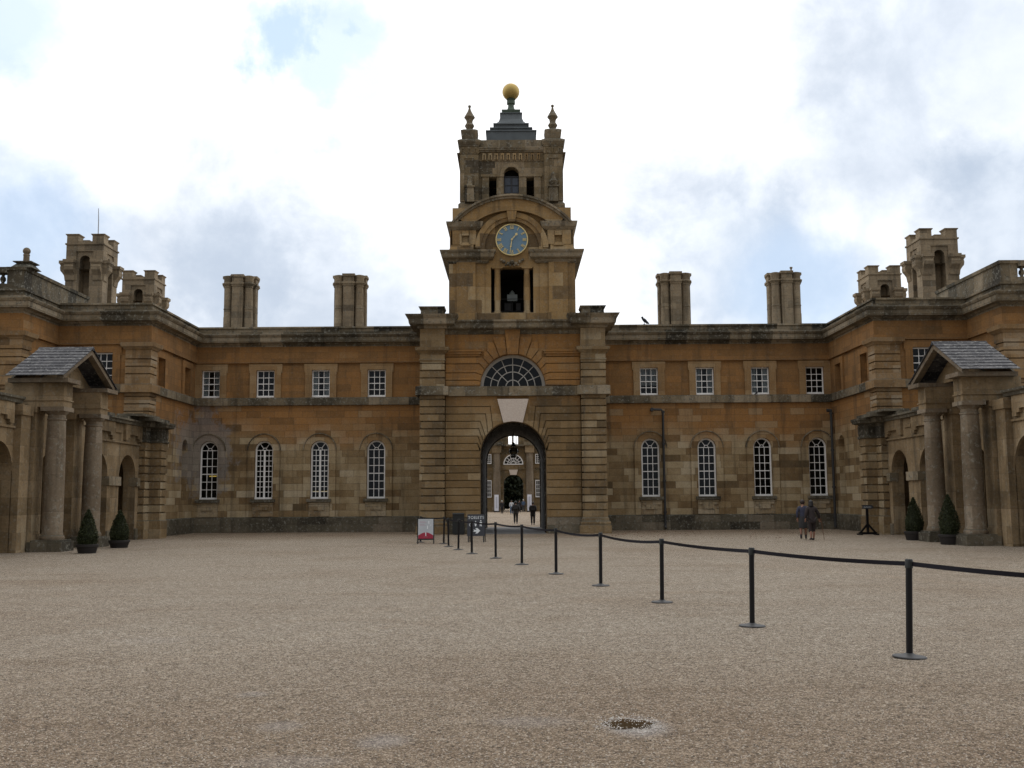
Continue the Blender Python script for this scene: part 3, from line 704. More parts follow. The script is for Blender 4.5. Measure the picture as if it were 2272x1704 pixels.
# gate wall
gw = MB(1, Matrix.Translation((0, 52.45, 0)))
gw.wall(-3.47, 3.47, 0, 10.5, 0, [(-1.66, 1.66, 0, 3.97, True), (-1.66, 1.66, 7.421, 7.422, True)], .55)
gw.build('gate_wall', M['gate'], ct)
# channelled voussoirs: lower arch
def arcpts(c, r, a0, a1, n=6):
    return [(r * math.sin(R(lp(a0, a1, i / n))), c + r * math.cos(R(lp(a0, a1, i / n)))) for i in range(n + 1)]
J = [(6.39, 38, 1.15), (6.02, 50, 1.39), (5.65, 57.5, 1.66), (5.27, 66, 1.74), (4.90, 75, 1.78), (4.53, 83, 1.80)]
vz = MB(1); gap = .021; ed = []
def vous(mb, poly, y0, y1):
    """extruded block, shrunk a little so that a channel shows round it"""
    cx = sum(p[0] for p in poly) / len(poly); cz = sum(p[1] for p in poly) / len(poly); out = []
    n = len(poly)
    for i, p in enumerate(poly):
        a = Vector(poly[i - 1]); c = Vector(poly[(i + 1) % n]); q = Vector(p)
        d1 = (q - a).normalized(); d2 = (c - q).normalized()
        n1 = Vector((d1.y, -d1.x)); n2 = Vector((d2.y, -d2.x)); nn = (n1 + n2) / max(.35, 1 + n1.dot(n2))
        s = 1 if nn.dot(q - Vector((cx, cz))) > 0 else -1
        out.append((q.x - nn.x * SG * gap, q.y - nn.y * SG * gap))
    mb.prism(out, y0, y1)
def area(p): return sum(p[i - 1][0] * p[i][1] - p[i][0] * p[i - 1][1] for i in range(len(p)))
YB = (52.355, 52.452)
for m in (1, -1):
    vz.m = m
    def blk(poly):
        global SG
        SG = 1 if area(poly) > 0 else -1
        vous(vz, poly, *YB)
    top = arcpts(3.97, 1.66, 17.5, 38)
    blk(top + [(1.15, 6.39), (3.43, 6.39), (3.43, 6.94), (.8, 6.94)])
    for i in range(len(J) - 1):
        z1, a1, e1 = J[i]; z0, a0, e0 = J[i + 1]
        blk(arcpts(3.97, 1.66, a1, a0) + [(e0, z0), (3.43, z0), (3.43, z1), (e1, z1)])
    blk(arcpts(3.97, 1.66, 83, 90) + [(1.66, .81 + .372 * 9), (3.43, .81 + .372 * 9), (3.43, 4.53), (1.8, 4.53)])
    for k in range(9): blk([(1.66, .81 + .372 * k), (3.43, .81 + .372 * k), (3.43, .81 + .372 * (k + 1)), (1.66, .81 + .372 * (k + 1))])
    # upper arch round the half-round window
    c = 7.42; r = 1.66
    U = [(9.3, 47, 1.48), (8.58, 58.7, 1.69), (8.12, 69.6, 1.89), (7.74, 81, 1.84)]
    blk([(.28, 9.06), (.40, 10.3)] + [(.41, 9.98), (1.07, 9.98)] + arcpts(c, r, 24, 9.7)[0:] if False else arcpts(c, r, 9.7, 24) + [(1.04, 9.98), (.385, 9.98)])
    blk(arcpts(c, r, 24, 35) + [(1.31, 9.24), (1.31, 9.72), (.98, 9.72)])
    blk(arcpts(c, r, 35, 47) + [(1.5, 8.86), (1.5, 9.24), (1.31, 9.24)])
    blk(arcpts(c, r, 47, 58.7) + [(1.69, 8.58), (3.43, 8.58), (3.43, 8.92), (1.54, 8.92)])
    blk(arcpts(c, r, 58.7, 69.6) + [(1.89, 8.12), (3.43, 8.12), (3.43, 8.58), (1.69, 8.58)])
    blk(arcpts(c, r, 69.6, 81) + [(1.84, 7.74), (3.43, 7.74), (3.43, 8.12), (1.89, 8.12)])
    blk(arcpts(c, r, 81, 89) + [(3.43, 7.44), (3.43, 7.74), (1.84, 7.74)])
vz.build('voussoirs', M['gate'], ct)
MB(1).prism([(-.27, 9.05), (.27, 9.05), (.4, 10.4), (-.4, 10.4)], 52.26, 52.46).build('upper_keystone', M['gate'], ct)
b = MB(1); b.prism([(-.49, 5.56), (-.3, 5.60), (0, 5.63), (.3, 5.60), (.49, 5.56), (.79, 6.76), (-.79, 6.76)], 52.22, 52.46); b.build('pale_keystone', M['pale'], ct)
for m in (1, -1):
    b = MB(m); b.box(1.55, 3.46, 52.22, 52.46, 9.2, 9.27); b.box(1.6, 3.46, 52.27, 52.46, 9.08, 9.2); b.box(1.68, 3.46, 52.34, 52.46, 8.96, 9.08); b.build('arch_moulding', M['gate'], ct)
    MB(m).box(1.68, 3.46, 52.36, 52.46, 0, .8).build('gate_plinth', M['plinth'], ct)
MB(1).box(-3.46, 3.46, 52.22, 52.46, 6.93, 7.41).build('string_course', M['trim'], ct)
b = MB(1); b.sweep([(-3.48, 52.45), (3.48, 52.45)], [(0, 10.1), (.05, 10.12), (.05, 10.2), (.1, 10.3), (.42, 10.36), (.46, 10.42), (.46, 10.62), (.55, 10.7), (.55, 10.78), (0, 10.86), (-.9, 10.88)]); b.build('cornice', M['trim'], ct)
# half-round window
fr = MB(1); Yw = 52.8; c0 = 7.425
fr.ring(0, c0, 1.5, 1.66, -90, 90, Yw, Yw + .1, 40)
fr.cm = 0
for r in (.36, .78, 1.14): fr.ring(0, c0, r - .022, r + .022, -90, 90, Yw + .02, Yw + .06, 32)
def spoke(mb, c, a, r0, r1, y0, y1, w=.02):
    s, k = math.sin(R(a)), math.cos(R(a))
    mb.prism([(r0 * s - k * w, c + r0 * k + s * w), (r0 * s + k * w, c + r0 * k - s * w), (r1 * s + k * w, c + r1 * k - s * w), (r1 * s - k * w, c + r1 * k + s * w)], y0, y1)
spoke(fr, c0, 0, 0, 1.5, Yw + .025, Yw + .055)
for a in (-45, 45): spoke(fr, c0, a, .36, 1.5, Yw + .025, Yw + .055)
for a in (-22.5, 22.5, -67.5, 67.5): spoke(fr, c0, a, .78, 1.5, Yw + .025, Yw + .055)
fr.box(-1.66, 1.66, Yw - .03, Yw + .1, c0 - .02, c0 + .03)
f = fr.build('half_round_window', M['white2'], ct)
gl = MB(1); pts = arcpts(c0, 1.5, -90, 90, 24); gl.add([(p[0], Yw + .04, p[1]) for p in pts], [tuple(range(len(pts)))]); gl.build('pane', M['glass'], f)
# gate passage
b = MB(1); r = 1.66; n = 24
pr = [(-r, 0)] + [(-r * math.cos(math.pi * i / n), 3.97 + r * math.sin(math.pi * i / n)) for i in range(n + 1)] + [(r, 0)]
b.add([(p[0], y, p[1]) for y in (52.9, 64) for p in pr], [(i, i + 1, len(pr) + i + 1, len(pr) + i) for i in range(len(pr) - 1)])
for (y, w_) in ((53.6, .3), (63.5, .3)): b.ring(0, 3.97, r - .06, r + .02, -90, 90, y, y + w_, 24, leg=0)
b.build('passage_vault', M['vaultstone'], ct)
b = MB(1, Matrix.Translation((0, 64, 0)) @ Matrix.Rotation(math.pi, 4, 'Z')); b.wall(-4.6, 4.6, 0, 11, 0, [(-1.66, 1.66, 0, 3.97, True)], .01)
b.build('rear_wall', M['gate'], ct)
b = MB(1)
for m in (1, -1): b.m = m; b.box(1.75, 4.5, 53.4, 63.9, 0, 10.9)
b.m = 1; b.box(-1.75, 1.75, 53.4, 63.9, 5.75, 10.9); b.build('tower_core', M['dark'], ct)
# belfry stage
T2 = 53.0
b = MB(1, Matrix.Translation((0, T2, 0)))
b.wall(-3.1, 3.1, 10.9, 16.9, 0, [(-1.1, 1.1, 11.32, 13.72, False)], .5)
b.T = Matrix()
for m in (1, -1):
    b.m = m; b.T = Matrix()
    b.box(2.02, 3.28, T2 - .1, T2 + .05, 10.9, 13.97); b.box(1.9, 2.88, T2 - .19, T2 - .1, 11.33, 13.97); b.box(1.84, 2.94, T2 - .25, T2 - .1, 10.9, 11.33)
    b.box(1.43, 2.02, T2 - .05, T2 + .05, 10.9, 13.97); b.box(3.1, 3.27, T2 + .05, 59.3, 10.9, 13.96)
    b.box(-.0 + 3.1, 3.24, T2, 59.2, 13.97, 16.1)
b.m = 1; b.box(-1.42, 1.42, T2 - .04, T2 + .5, 10.9, 11.32)
b.box(-3.1, 3.1, 59.1, 59.2, 10.9, 17.2); b.build('belfry_wall', M['belfry'], ct)
b = MB(1); b.box(-3.05, -3.0, T2 + .55, 59, 10.95, 13.8); b.box(3.0, 3.05, T2 + .55, 59, 10.95, 13.8); b.box(-3, 3, 56.6, 56.7, 10.95, 13.8)
b.box(-3.05, 3.05, T2 + .5, 59, 10.9, 10.95); b.box(-3.05, 3.05, T2 + .5, 59, 13.8, 13.85); b.box(-3.05, -1.1, T2 + .5, T2 + .55, 10.95, 13.8); b.box(1.1, 3.05, T2 + .5, T2 + .55, 10.95, 13.8)
b.build('bell_chamber', M['dark'], ct)
for m in (1, -1):
    b = MB(m); b.lathe([(.2, 11.32), (.2, 11.4), (.17, 11.44), (.175, 12.2), (.155, 13.5), (.17, 13.55), (.17, 13.6), (.2, 13.66)], .77, T2 + .2, 18); b.box(.5, 1.05, T2 - .04, T2 + .45, 13.66, 13.74)
    b.build('column', M['belfry'], ct, True)
b = MB(1); b.box(-.27, .27, 54.6, 54.95, 12.25, 12.6); b.lathe([(.1, 12.6), (.16, 12.7), (.03, 12.86)], 0, 54.8, 10); f = b.build('striking_gear', M['boxgrey'], ct)
b = MB(1); b.box(-.42, -.05, 54.7, 54.9, 11.75, 12.15); b.box(.2, .45, 54.7, 54.9, 11.75, 12.15); b.box(-1.1, 1.1, 54.3, 54.34, 12.28, 12.31); b.box(-1.1, 1.1, 54.3, 54.34, 11.62, 11.65); b.box(-.02, .02, 54.7, 54.8, 11, 12.3)
b.build('gear_frame', M['iron'], f)
# belfry cornice, broken in the middle
c2 = [(0, 13.9), (.08, 13.95), (.12, 14.08), (.4, 14.15), (.44, 14.2), (.46, 14.36), (.54, 14.46), (.56, 14.54), (-.05, 14.58)]
for m in (1, -1):
    b = MB(m); b.sweep([(1.32, T2 + .05), (1.32, T2 - .12), (3.26, T2 - .12), (3.26, 59.3)], [(o * .85, z) for o, z in c2]); b.box(1.2, 1.45, T2 - .15, T2 + .02, 13.97, 14.5); b.build('belfry_cornice', M['trim'], ct)
# clock stage
b = MB(1)
for m in (1, -1):
    b.m = m
    b.taper(2.0, 3.3, T2 - .22, T2 + .02, 14.55, 2.0, 3.12, T2 - .12, T2 + .02, 14.95)
    b.T = Matrix.Translation((0, T2 - .16, 0)); b.wall(1.86, 3.16, 14.9, 15.75, 0, [(2.22, 2.62, 14.92, 15.6, False)], .14); b.T = Matrix()
    b.box(3.1, 3.16, T2 - .16, T2 + .1, 14.9, 15.75)
    b.box(2.16, 2.68, T2 - .24, T2 - .15, 14.84, 14.9); b.box(2.24, 2.6, T2 - .2, T2 - .02, 15.38, 15.6); b.box(2.24, 2.6, T2 - .22, T2 - .02, 14.9, 15.0)
b.m = 1
b.ring(0, 14.72, 1.42, 1.86, -90, 90, T2 - .16, T2 + .02, 40, leg=14.5)
b.ring(0, 14.72, 1.62, 1.9, -90, 90, T2 - .22, T2 - .1, 40)
b.build('clock_stage', M['belfry'], ct)
MB(1).prism([(-.17, 16.08), (.17, 16.08), (.27, 16.7), (-.27, 16.7)], T2 - .34, T2 + .02).build('clock_keystone', M['belfry'], ct)
for m in (1, -1):
    MB(m).sweep([(1.75, T2), (1.75, T2 - .16), (3.16, T2 - .16), (3.16, 59.3)], [(0, 15.66), (.06, 15.7), (.2, 15.82), (.24, 15.96), (.26, 16.08), (-.1, 16.1)]).build('attic_cap', M['trim'], ct)
b = MB(1); Pc = 13.43
b.ring(0, Pc, 3.24, 3.86, -44, 44, T2 - .3, T2 + .1, 36); b.ring(0, Pc, 3.24, 3.3, -35, 35, T2 - .36, T2 - .3, 36)
f = b.build('arched_pediment', M['belfry'], ct)
b = MB(1); b.ring(0, Pc, 3.86, 3.98, -48, 48, T2 - .42, T2 + .2, 36); b.ring(0, Pc, 3.98, 4.08, -49.6, 49.6, T2 - .52, T2 + .5, 36)
b.ring(0, Pc, 3.3, 3.98, -46, 46, T2 + .1, 59.2, 36); b.build('pediment_moulding', M['trim'], f)
# carved drop under the clock
b = MB(1)
for x, z, r in [(0, 13.98, .13), (-.2, 13.9, .1), (.2, 13.9, .1), (-.42, 14.0, .1), (.42, 14.0, .1), (-.56, 14.1, .08), (.56, 14.1, .08), (-.1, 13.8, .07), (.1, 13.8, .07), (-.33, 13.82, .06), (.33, 13.82, .06)]:
    b.ball((x, T2 - .08, z), r, 10, 6, (1, .8, 1))
b.build('carved_swag', M['trim'], ct, True)
# clock
cz, crd = 15.147, .83
b = MB(1); n = 48
b.prism([(crd * math.cos(2 * math.pi * i / n), cz + crd * math.sin(2 * math.pi * i / n)) for i in range(n)], T2 - .16, T2 - .02); ck = b.build('clock', M['blue'], ct)
b = MB(1); b.ring(0, cz, crd - .035, crd + .015, 0, 360, T2 - .2, T2 - .1, 60); b.build('clock_rim', M['goldp'], ck)
b = MB(1)
def bar2(mb, p, q, w0, w1, y0, y1):
    p, q = Vector(p), Vector(q); d = (q - p).normalized(); nn = Vector((-d.y, d.x))
    mb.prism([tuple(p + nn * w0), tuple(q + nn * w1), tuple(q - nn * w1), tuple(p - nn * w0)], y0, y1)
NUM = ['XII', 'I', 'II', 'III', 'IV', 'V', 'VI', 'VII', 'VIII', 'IX', 'X', 'XI']
for i, t in enumerate(NUM):
    a = R(30 * i); rad = Vector((math.sin(a), math.cos(a))); tan = Vector((math.cos(a), -math.sin(a))); c = rad * .66
    ws = [.05 if ch == 'I' else .105 for ch in t]; x = -sum(ws) / 2; hh = .088
    def pt(u, v): q = c + tan * u + rad * v; return (q.x, cz + q.y)
    for ch, w_ in zip(t, ws):
        xc = x + w_ / 2; x += w_
        if ch == 'I': bar2(b, pt(xc, -hh), pt(xc, hh), .012, .012, T2 - .185, T2 - .16)
        elif ch == 'V': bar2(b, pt(xc - .038, hh), pt(xc, -hh), .013, .013, T2 - .185, T2 - .16); bar2(b, pt(xc + .038, hh), pt(xc, -hh), .007, .007, T2 - .186, T2 - .16)
        else: bar2(b, pt(xc - .038, hh), pt(xc + .038, -hh), .013, .013, T2 - .185, T2 - .16); bar2(b, pt(xc + .038, hh), pt(xc - .038, -hh), .007, .007, T2 - .186, T2 - .16)
    for v in (-hh, hh): bar2(b, pt(-sum(ws) / 2, v), pt(sum(ws) / 2, v), .006, .006, T2 - .187, T2 - .16)
b.build('numerals', M['goldp'], ck)
def hand(name, ang, L, y):
    h = MB(1); s, k = math.sin(R(ang)), math.cos(R(ang)); P_ = lambda t: (t * s, cz + t * k)
    bar2(h, P_(-.05), P_(L * .55), .02, .022, y, y + .02); bar2(h, P_(L * .55), P_(L), .016, .008, y, y + .02)
    for t, r in ((0, .05), (L * .33, .034), (L * (.8 if L < .6 else .5), .07 if L < .6 else .045)):
        h.prism([(t * s + r * math.cos(q * math.pi / 4), cz + t * k + r * math.sin(q * math.pi / 4)) for q in range(8)], y - .004, y + .018)
    h.build(name, M['goldp'], ck)
hand('hour_hand', 41, .45, T2 - .25); hand('minute_hand', 189, .74, T2 - .22)
# top stage
T3 = 53.45; CY = 56.15
b = MB(1)
for k in range(4):
    b.T = Matrix.Translation((0, CY, 0)) @ Matrix.Rotation(R(90 * k), 4, 'Z'); F3 = T3 - CY
    ops = [(-.40, .40, 17.3, 18.9, True), (-1.2, -.8, 17.35, 18.72, False), (.8, 1.2, 17.35, 18.72, False)]
    b.wall(-1.8, 1.8, 16.9, 19.7, F3 + .22, ops, .5)
    for sg in (-1, 1):
        a, c = sorted((sg * 1.2, sg * 1.56)); b.box(a, c, F3 + .14, F3 + .22, 17.0, 18.76)
        a, c = sorted((sg * .42, sg * .78)); b.box(a, c, F3 + .14, F3 + .22, 17.0, 18.76)
        a, c = sorted((sg * .40, sg * 1.62)); b.box(a, c, F3 + .1, F3 + .22, 18.76, 18.9)
    b.ring(0, 18.9, .41, .6, -90, 90, F3 + .14, F3 + .22, 18)
    b.box(-1.8, 1.8, F3 + .2, F3 + .26, 19.62, 20.16)
b.build('lantern_wall', M['tower'], ct)
b = MB(1); b.box(-1.75, 1.75, CY - 1.6, CY + 1.6, 16.9, 17.3); b.box(-.5, .5, CY - 1.5, CY - 1.4, 17.3, 19.5); b.box(-1.8, 1.8, CY - 1.7, CY + 1.7, 19.55, 19.7); b.box(-1.5, -.6, CY - .6, CY + .4, 17.3, 18.4); b.build('lantern_floor', M['dark'], ct)
fr = MB(1); yq = T3 + .5
fr.box(-.4, .4, yq, yq + .05, 17.3, 17.6); fr.box(-.045, .045, yq, yq + .05, 17.6, 18.85); fr.box(-.4, .4, yq, yq + .05, 18.83, 18.9)
for z in (17.98, 18.4): fr.box(-.4, .4, yq + .01, yq + .04, z - .02, z + .02)
fr.box(-.4, -.34, yq, yq + .05, 17.6, 18.85); fr.box(.34, .4, yq, yq + .05, 17.6, 18.85)
f = fr.build('lantern_window', M['sign'], ct)
gl = MB(1); gl.box(-.35, .35, yq + .045, yq + .055, 17.5, 18.84); gl.build('pane', simple('blue_grey_pane', (.06, .075, .105), .25), f)
for (sx, sy) in ((1, -1), (-1, -1), (1, 1), (-1, 1)):
    b = MB(1); hx = 2.235 * sx; hy = CY + 2.235 * sy
    b.T = Matrix.Translation((hx, hy, 0)); h = .465
    b.box(-h - .12, h + .12, -h - .12, h + .12, 16.2, 17.2); b.taper(-h - .12, h + .12, -h - .12, h + .12, 17.2, -h, h, -h, h, 17.34)
    b.box(-h, h, -h, h, 17.34, 19.98)
    # raised frames leave a sunk panel on each face
    for k in range(4):
        b.T = Matrix.Translation((hx, hy, 0)) @ Matrix.Rotation(R(90 * k), 4, 'Z')
        b.box(-h, -.26, -h - .04, -h, 17.4, 19.92); b.box(.26, h, -h - .04, -h, 17.4, 19.92); b.box(-.26, .26, -h - .04, -h, 19.72, 19.92)
        for q in (-.34, 0, .34):
            b.box(q - .075, q - .03, -h - .07, -h - .02, 20.04, 20.34); b.box(q + .03, q + .075, -h - .07, -h - .02, 20.04, 20.34); b.box(q - .03, q + .03, -h - .07, -h - .02, 20.24, 20.34)
    b.T = Matrix.Translation((hx, hy, 0))
    b.box(-h - .03, h + .03, -h - .03, h + .03, 19.98, 20.38)
    f = b.build('corner_pier', M['tower'], ct)
    b = MB(1, Matrix.Translation((hx, hy, 0)))
    b.box(-.53, .53, -.53, .53, 20.38, 20.45); b.taper(-.55, .55, -.55, .55, 20.45, -.62, .62, -.62, .62, 20.62); b.box(-.62, .62, -.62, .62, 20.62, 20.7)
    b.taper(-.62, .62, -.62, .62, 20.7, -.46, .46, -.46, .46, 20.8); b.taper(-.4, .4, -.4, .4, 20.8, -.46, .46, -.46, .46, 21.3); b.taper(-.46, .46, -.46, .46, 21.3, -.3, .3, -.3, .3, 21.4)
    b.build('pier_capital', M['trim'], f)
    b = MB(1); b.lathe([(.19, 21.38), (.19, 21.46), (.16, 21.5), (.22, 21.6), (.26, 21.68), (.22, 21.76), (.16, 21.84), (.17, 21.95), (.21, 22.05), (.28, 22.12), (.29, 22.16), (.21, 22.3), (.12, 22.46), (.07, 22.58), (.055, 22.66), (.03, 22.68), (.07, 22.72), (.085, 22.77), (.07, 22.82), (.01, 22.85)], hx, hy, 16)
    b.build('urn_finial', M['trim'], f, True)
    if sy < 0:
        b = MB(1, Matrix.Translation((hx - .02 * sx, hy - h, 0)))
        b.taper(-.25, .25, -.3, .02, 17.3, -.22, .22, -.24, .02, 18.1); b.box(-.28, .28, -.3, .02, 18.1, 18.18)
        if sx > 0: b.lathe([(.12, 18.18), (.2, 18.3), (.24, 18.42), (.15, 18.55), (.1, 18.7), (.13, 18.8), (.02, 18.95)], 0, -.12, 12)
        else: b.lathe([(.2, 18.18), (.14, 18.3), (.1, 18.5), (.13, 18.62), (.02, 18.75)], 0, -.12, 10)
        b.build('carved_console', M['trim'], f, True)
b = MB(1)
for k in range(4):
    b.T = Matrix.Translation((0, CY, 0)) @ Matrix.Rotation(R(90 * k), 4, 'Z'); F3 = T3 - CY
    for i in range(10):
        x = -1.45 + i * .322; b.box(x - .085, x - .035, F3 + .1, F3 + .21, 19.68, 20.04); b.box(x + .035, x + .085, F3 + .1, F3 + .21, 19.68, 20.04); b.box(x - .035, x + .035, F3 + .1, F3 + .21, 19.96, 20.04)
b.build('frieze_brackets', M['belfry'], ct)
b = MB(1)
for k in range(4):
    b.T = Matrix.Translation((0, CY, 0)) @ Matrix.Rotation(R(90 * k), 4, 'Z'); F3 = T3 - CY
    b.box(-1.8, 1.8, F3 + .1, F3 + .26, 20.12, 20.2); b.box(-1.8, 1.8, F3 + .03, F3 + .26, 20.2, 20.3); b.box(-1.8, 1.8, F3 - .0 if k % 2 == 0 else F3 - .24, F3 + .26, 20.3, 20.36); b.box(-1.8, 1.8, F3 + .3, F3 + .6, 20.36, 20.84)
b.build('lantern_cornice', M['trim'], ct)
b = MB(1, Matrix.Translation((0, CY, 0))); b.box(-2.3, 2.3, -2.3, 2.3, 20.5, 20.8); b.box(-1.34, 1.34, -1.34, 1.34, 20.8, 21.7); b.box(-1.39, 1.39, -1.39, 1.39, 21.7, 21.76)
b.box(-1.1, 1.1, -1.1, 1.1, 21.76, 21.94); b.box(-1.17, 1.17, -1.17, 1.17, 21.94, 22.0); b.box(-.9, .9, -.9, .9, 22.0, 22.24); b.box(-.98, .98, -.98, .98, 22.24, 22.31)
pf = [(.93, 22.31), (.8, 22.38), (.69, 22.5), (.63, 22.66), (.59, 22.86), (.57, 23.0)]
for (a, z0), (c, z1) in zip(pf, pf[1:]): b.taper(-a, a, -a, a, z0, -c, c, -c, c, z1)
b.box(-.62, .62, -.62, .62, 23.0, 23.05)
rf = b.build('stepped_roof', M['lead'], ct)
b = MB(1, Matrix.Translation((0, CY, 0))); b.taper(-.46, .46, -.46, .46, 23.05, -.52, .52, -.52, .52, 23.26); b.lathe([(.4, 23.26), (.27, 23.36), (.19, 23.5), (.16, 23.66), (.16, 23.74), (.23, 23.76), (.23, 23.92), (.17, 23.94), (.26, 24.03)], 0, 0, 20)
b.build('ball_pedestal', M['copper'], rf, True)
MB(1).ball((0, CY, 24.47), .48, 36, 24).build('gold_ball', M['gold'], ct, True)
# hanging lantern in the passage
lt = thing('hanging_lantern', 'black globe lantern hanging on a rod under the gateway vault', 'lantern', (0, 60, 4.2))
b = MB(1); b.tube([(.02, 60, 5.6), (.02, 60, 4.95)], .018, 6); b.lathe([(.02, 4.98), (.09, 4.9), (.13, 4.8), (.17, 4.74)], .02, 60, 16)
b.lathe([(.27, 4.44), (.31, 4.44), (.31, 4.5), (.27, 4.5)], .02, 60, 20); b.lathe([(.02, 4.08), (.07, 4.12), (.12, 4.2)], .02, 60, 12)
for k in range(8):
    a = k * math.pi / 4; b.tube([(.02 + math.cos(a) * r, 60 + math.sin(a) * r, z) for r, z in ((.15, 4.76), (.24, 4.65), (.285, 4.5), (.27, 4.36), (.2, 4.24), (.1, 4.16))], .012, 5)
b.build('lantern_frame', M['black'], lt)
MB(1).ball((.02, 60, 4.46), .245, 18, 12).build('glass_globe', M['glass'], lt, True)
# ------------------------------------------------------------------ arcades and porticos
AX = 17.3
def arcade(m):
    sd_ = 'right' if m > 0 else 'left'
    th = thing('arcade_wall', 'low buff stone arcade with round arches and a channelled end pier on the %s of the court' % sd_, 'wall', (m * AX, 48, 0), 'low arcades along both sides of the court')
    YA = 48.0
    T = Matrix.Translation((AX, YA, 0)) @ Matrix.Rotation(R(-90), 4, 'Z')      # local x = YA - Y
    arcs = [(46.6, 1.0), (43.3, 1.0), (38.7, .75), (34.85, 1.0), (31.5, 1.0), (28.1, 1.0)]
    b = MB(m, T)
    b.wall(0, YA - 26, 0, 5.2, 0, [(YA - y - r, YA - y + r, 0, 2.8, True) for y, r in arcs], .55)
    b.T = Matrix()
    b.box(AX + .62, AX + .7, 26, YA + 1.5, 4.9, 5.1); b.build('arched_wall', M['arcade'], th)
    # inner wall of the passage, with its own narrower arches
    b = MB(m, Matrix.Translation((AX + 1.9, YA + 1.4, 0)) @ Matrix.Rotation(R(-90), 4, 'Z'))
    b.wall(0, YA - 24.6, 0, 5.0, 0, [(YA + 1.4 - y - .78, YA + 1.4 - y + .78, 0, 2.75, True) for y, r in arcs], .5)
    for y, r in arcs: b.box(YA + 1.4 - y - .8, YA + 1.4 - y + .8, .5, .55, 0, 3.7)
    b.T = Matrix()
    for i, (y, r) in enumerate(arcs[:-1]):
        y2 = arcs[i + 1][0]; ym = (y + y2) / 2
        b.box(AX + .55, AX + 1.9, ym - .18, ym + .18, 0, 4.9)
    b.box(AX + .3, AX + 2.4, YA + .6, YA + 1.45, 0, 5.0)
    b.build('passage_wall', M['arcade'], th)
    # impost band between the arches
    b = MB(m, T); X = .02
    edges = sorted((YA - y - r, YA - y + r) for y, r in arcs if r == 1.0)
    segs = []; px = .02
    for a, c in edges: segs.append((px, a)); px = c
    for a, c in segs:
        if c - a > .05:
            if 44.28 > YA - a > 41: c = min(c, YA - 42.0)
            b.box(a - (.0 if a < .1 else .02), c + .02, -.1, .3, 2.42, 2.8)
    b.build('impost_band', M['trim'], th)
    b = MB(m, T); b.box(.02, 6.3, -.07, .05, 4.28, 4.36); b.box(12.0, 22, -.07, .05, 4.28, 4.36)
    # stepped frieze panels
    for a, c in ((.05, 2.05), (3.3, 5.3), (12.4, 13.9), (15.3, 17.3), (18.8, 20.6)):
        b.prism([(a, 5.16), (a, 4.44), (a + .3, 4.44), (a + .3, 4.56), (a + .5, 4.56), (a + .5, 4.7), (c - .5, 4.7), (c - .5, 4.56), (c - .3, 4.56), (c - .3, 4.44), (c, 4.44), (c, 5.16)], -.13, .02)
        b.box(c + .2, c + 1.0, -.06, .02, 4.74, 4.86)
    b.build('frieze_panels', M['arcade'], th)
    b = MB(m)
    b.sweep([(AX, YA - .0), (AX, 42.2)], [(0, 5.14), (.2, 5.16), (.22, 5.26), (.3, 5.3), (.3, 5.38), (0, 5.42), (-.6, 5.44)])
    b.sweep([(AX, 36.0), (AX, 26)], [(0, 5.14), (.2, 5.16), (.22, 5.26), (.3, 5.3), (.3, 5.38), (0, 5.42), (-.6, 5.44)])
    b.T = T
    for a, c in ((.2, 1.9), (3.4, 4.6)): b.box(a, c, -.12, .4, 5.4, 5.52)
    b.build('coping', M['coping'], th)
    b = MB(m); b.T = T
    pz = [(a, c) for a, c in segs]
    for a, c in pz:
        if c - a > .05: b.box(a + .01, c - .01, -.07, .02, 0, .5)
    b.build('plinth', M['plinth'], th)
    # channelled end pier in two steps
    P = [(16.5, 49.55), (16.5, 48.65), (17.02, 48.65), (17.02, 47.98), (AX, 47.98)]
    b = MB(m); b.sweep(P, [(.06, 0), (.06, .82), (0, .86)] + grooves(.86, 4.46, .36, 0, .86 + .36, .06, .035), False)
    b.box(16.6, 17.35, 48.7, 49.5, 0, 5.1); b.build('end_pier', M['pier'], th)
    b = MB(m); b.sweep(P, [(0, 4.44), (.06, 4.46), (.06, 4.54), (0, 4.56), (0, 5.1), (0, 5.12), (.28, 5.16), (.3, 5.24), (.34, 5.3), (.34, 5.38), (-.7, 5.4)])
    b.box(16.4, 17.9, 47.2, 49.4, 5.39, 5.55); b.box(16.6, 17.8, 46.4, 48.6, 5.55, 5.66)
    for q in (.12, .52): b.box(16.47, 16.52, 48.75 + q, 49.0 + q, 4.66, 5.06)
    for q in (16.6, 16.8): b.box(q, q + .1, 48.6, 48.66, 4.66, 5.06)
    b.build('end_pier_cap', M['coping'], th)
    b = MB(m); b.add([(AX + .2, 26, 5.4), (AX + .2, 48.2, 5.4), (AX + 2.6, 48.2, 5.75), (AX + 2.6, 26, 5.75)], [(0, 1, 2, 3)]); b.box(AX + .2, AX + 2.6, 26, 48.2, 5.3, 5.36); b.build('lead_roof', M['lead'], th)
    return th
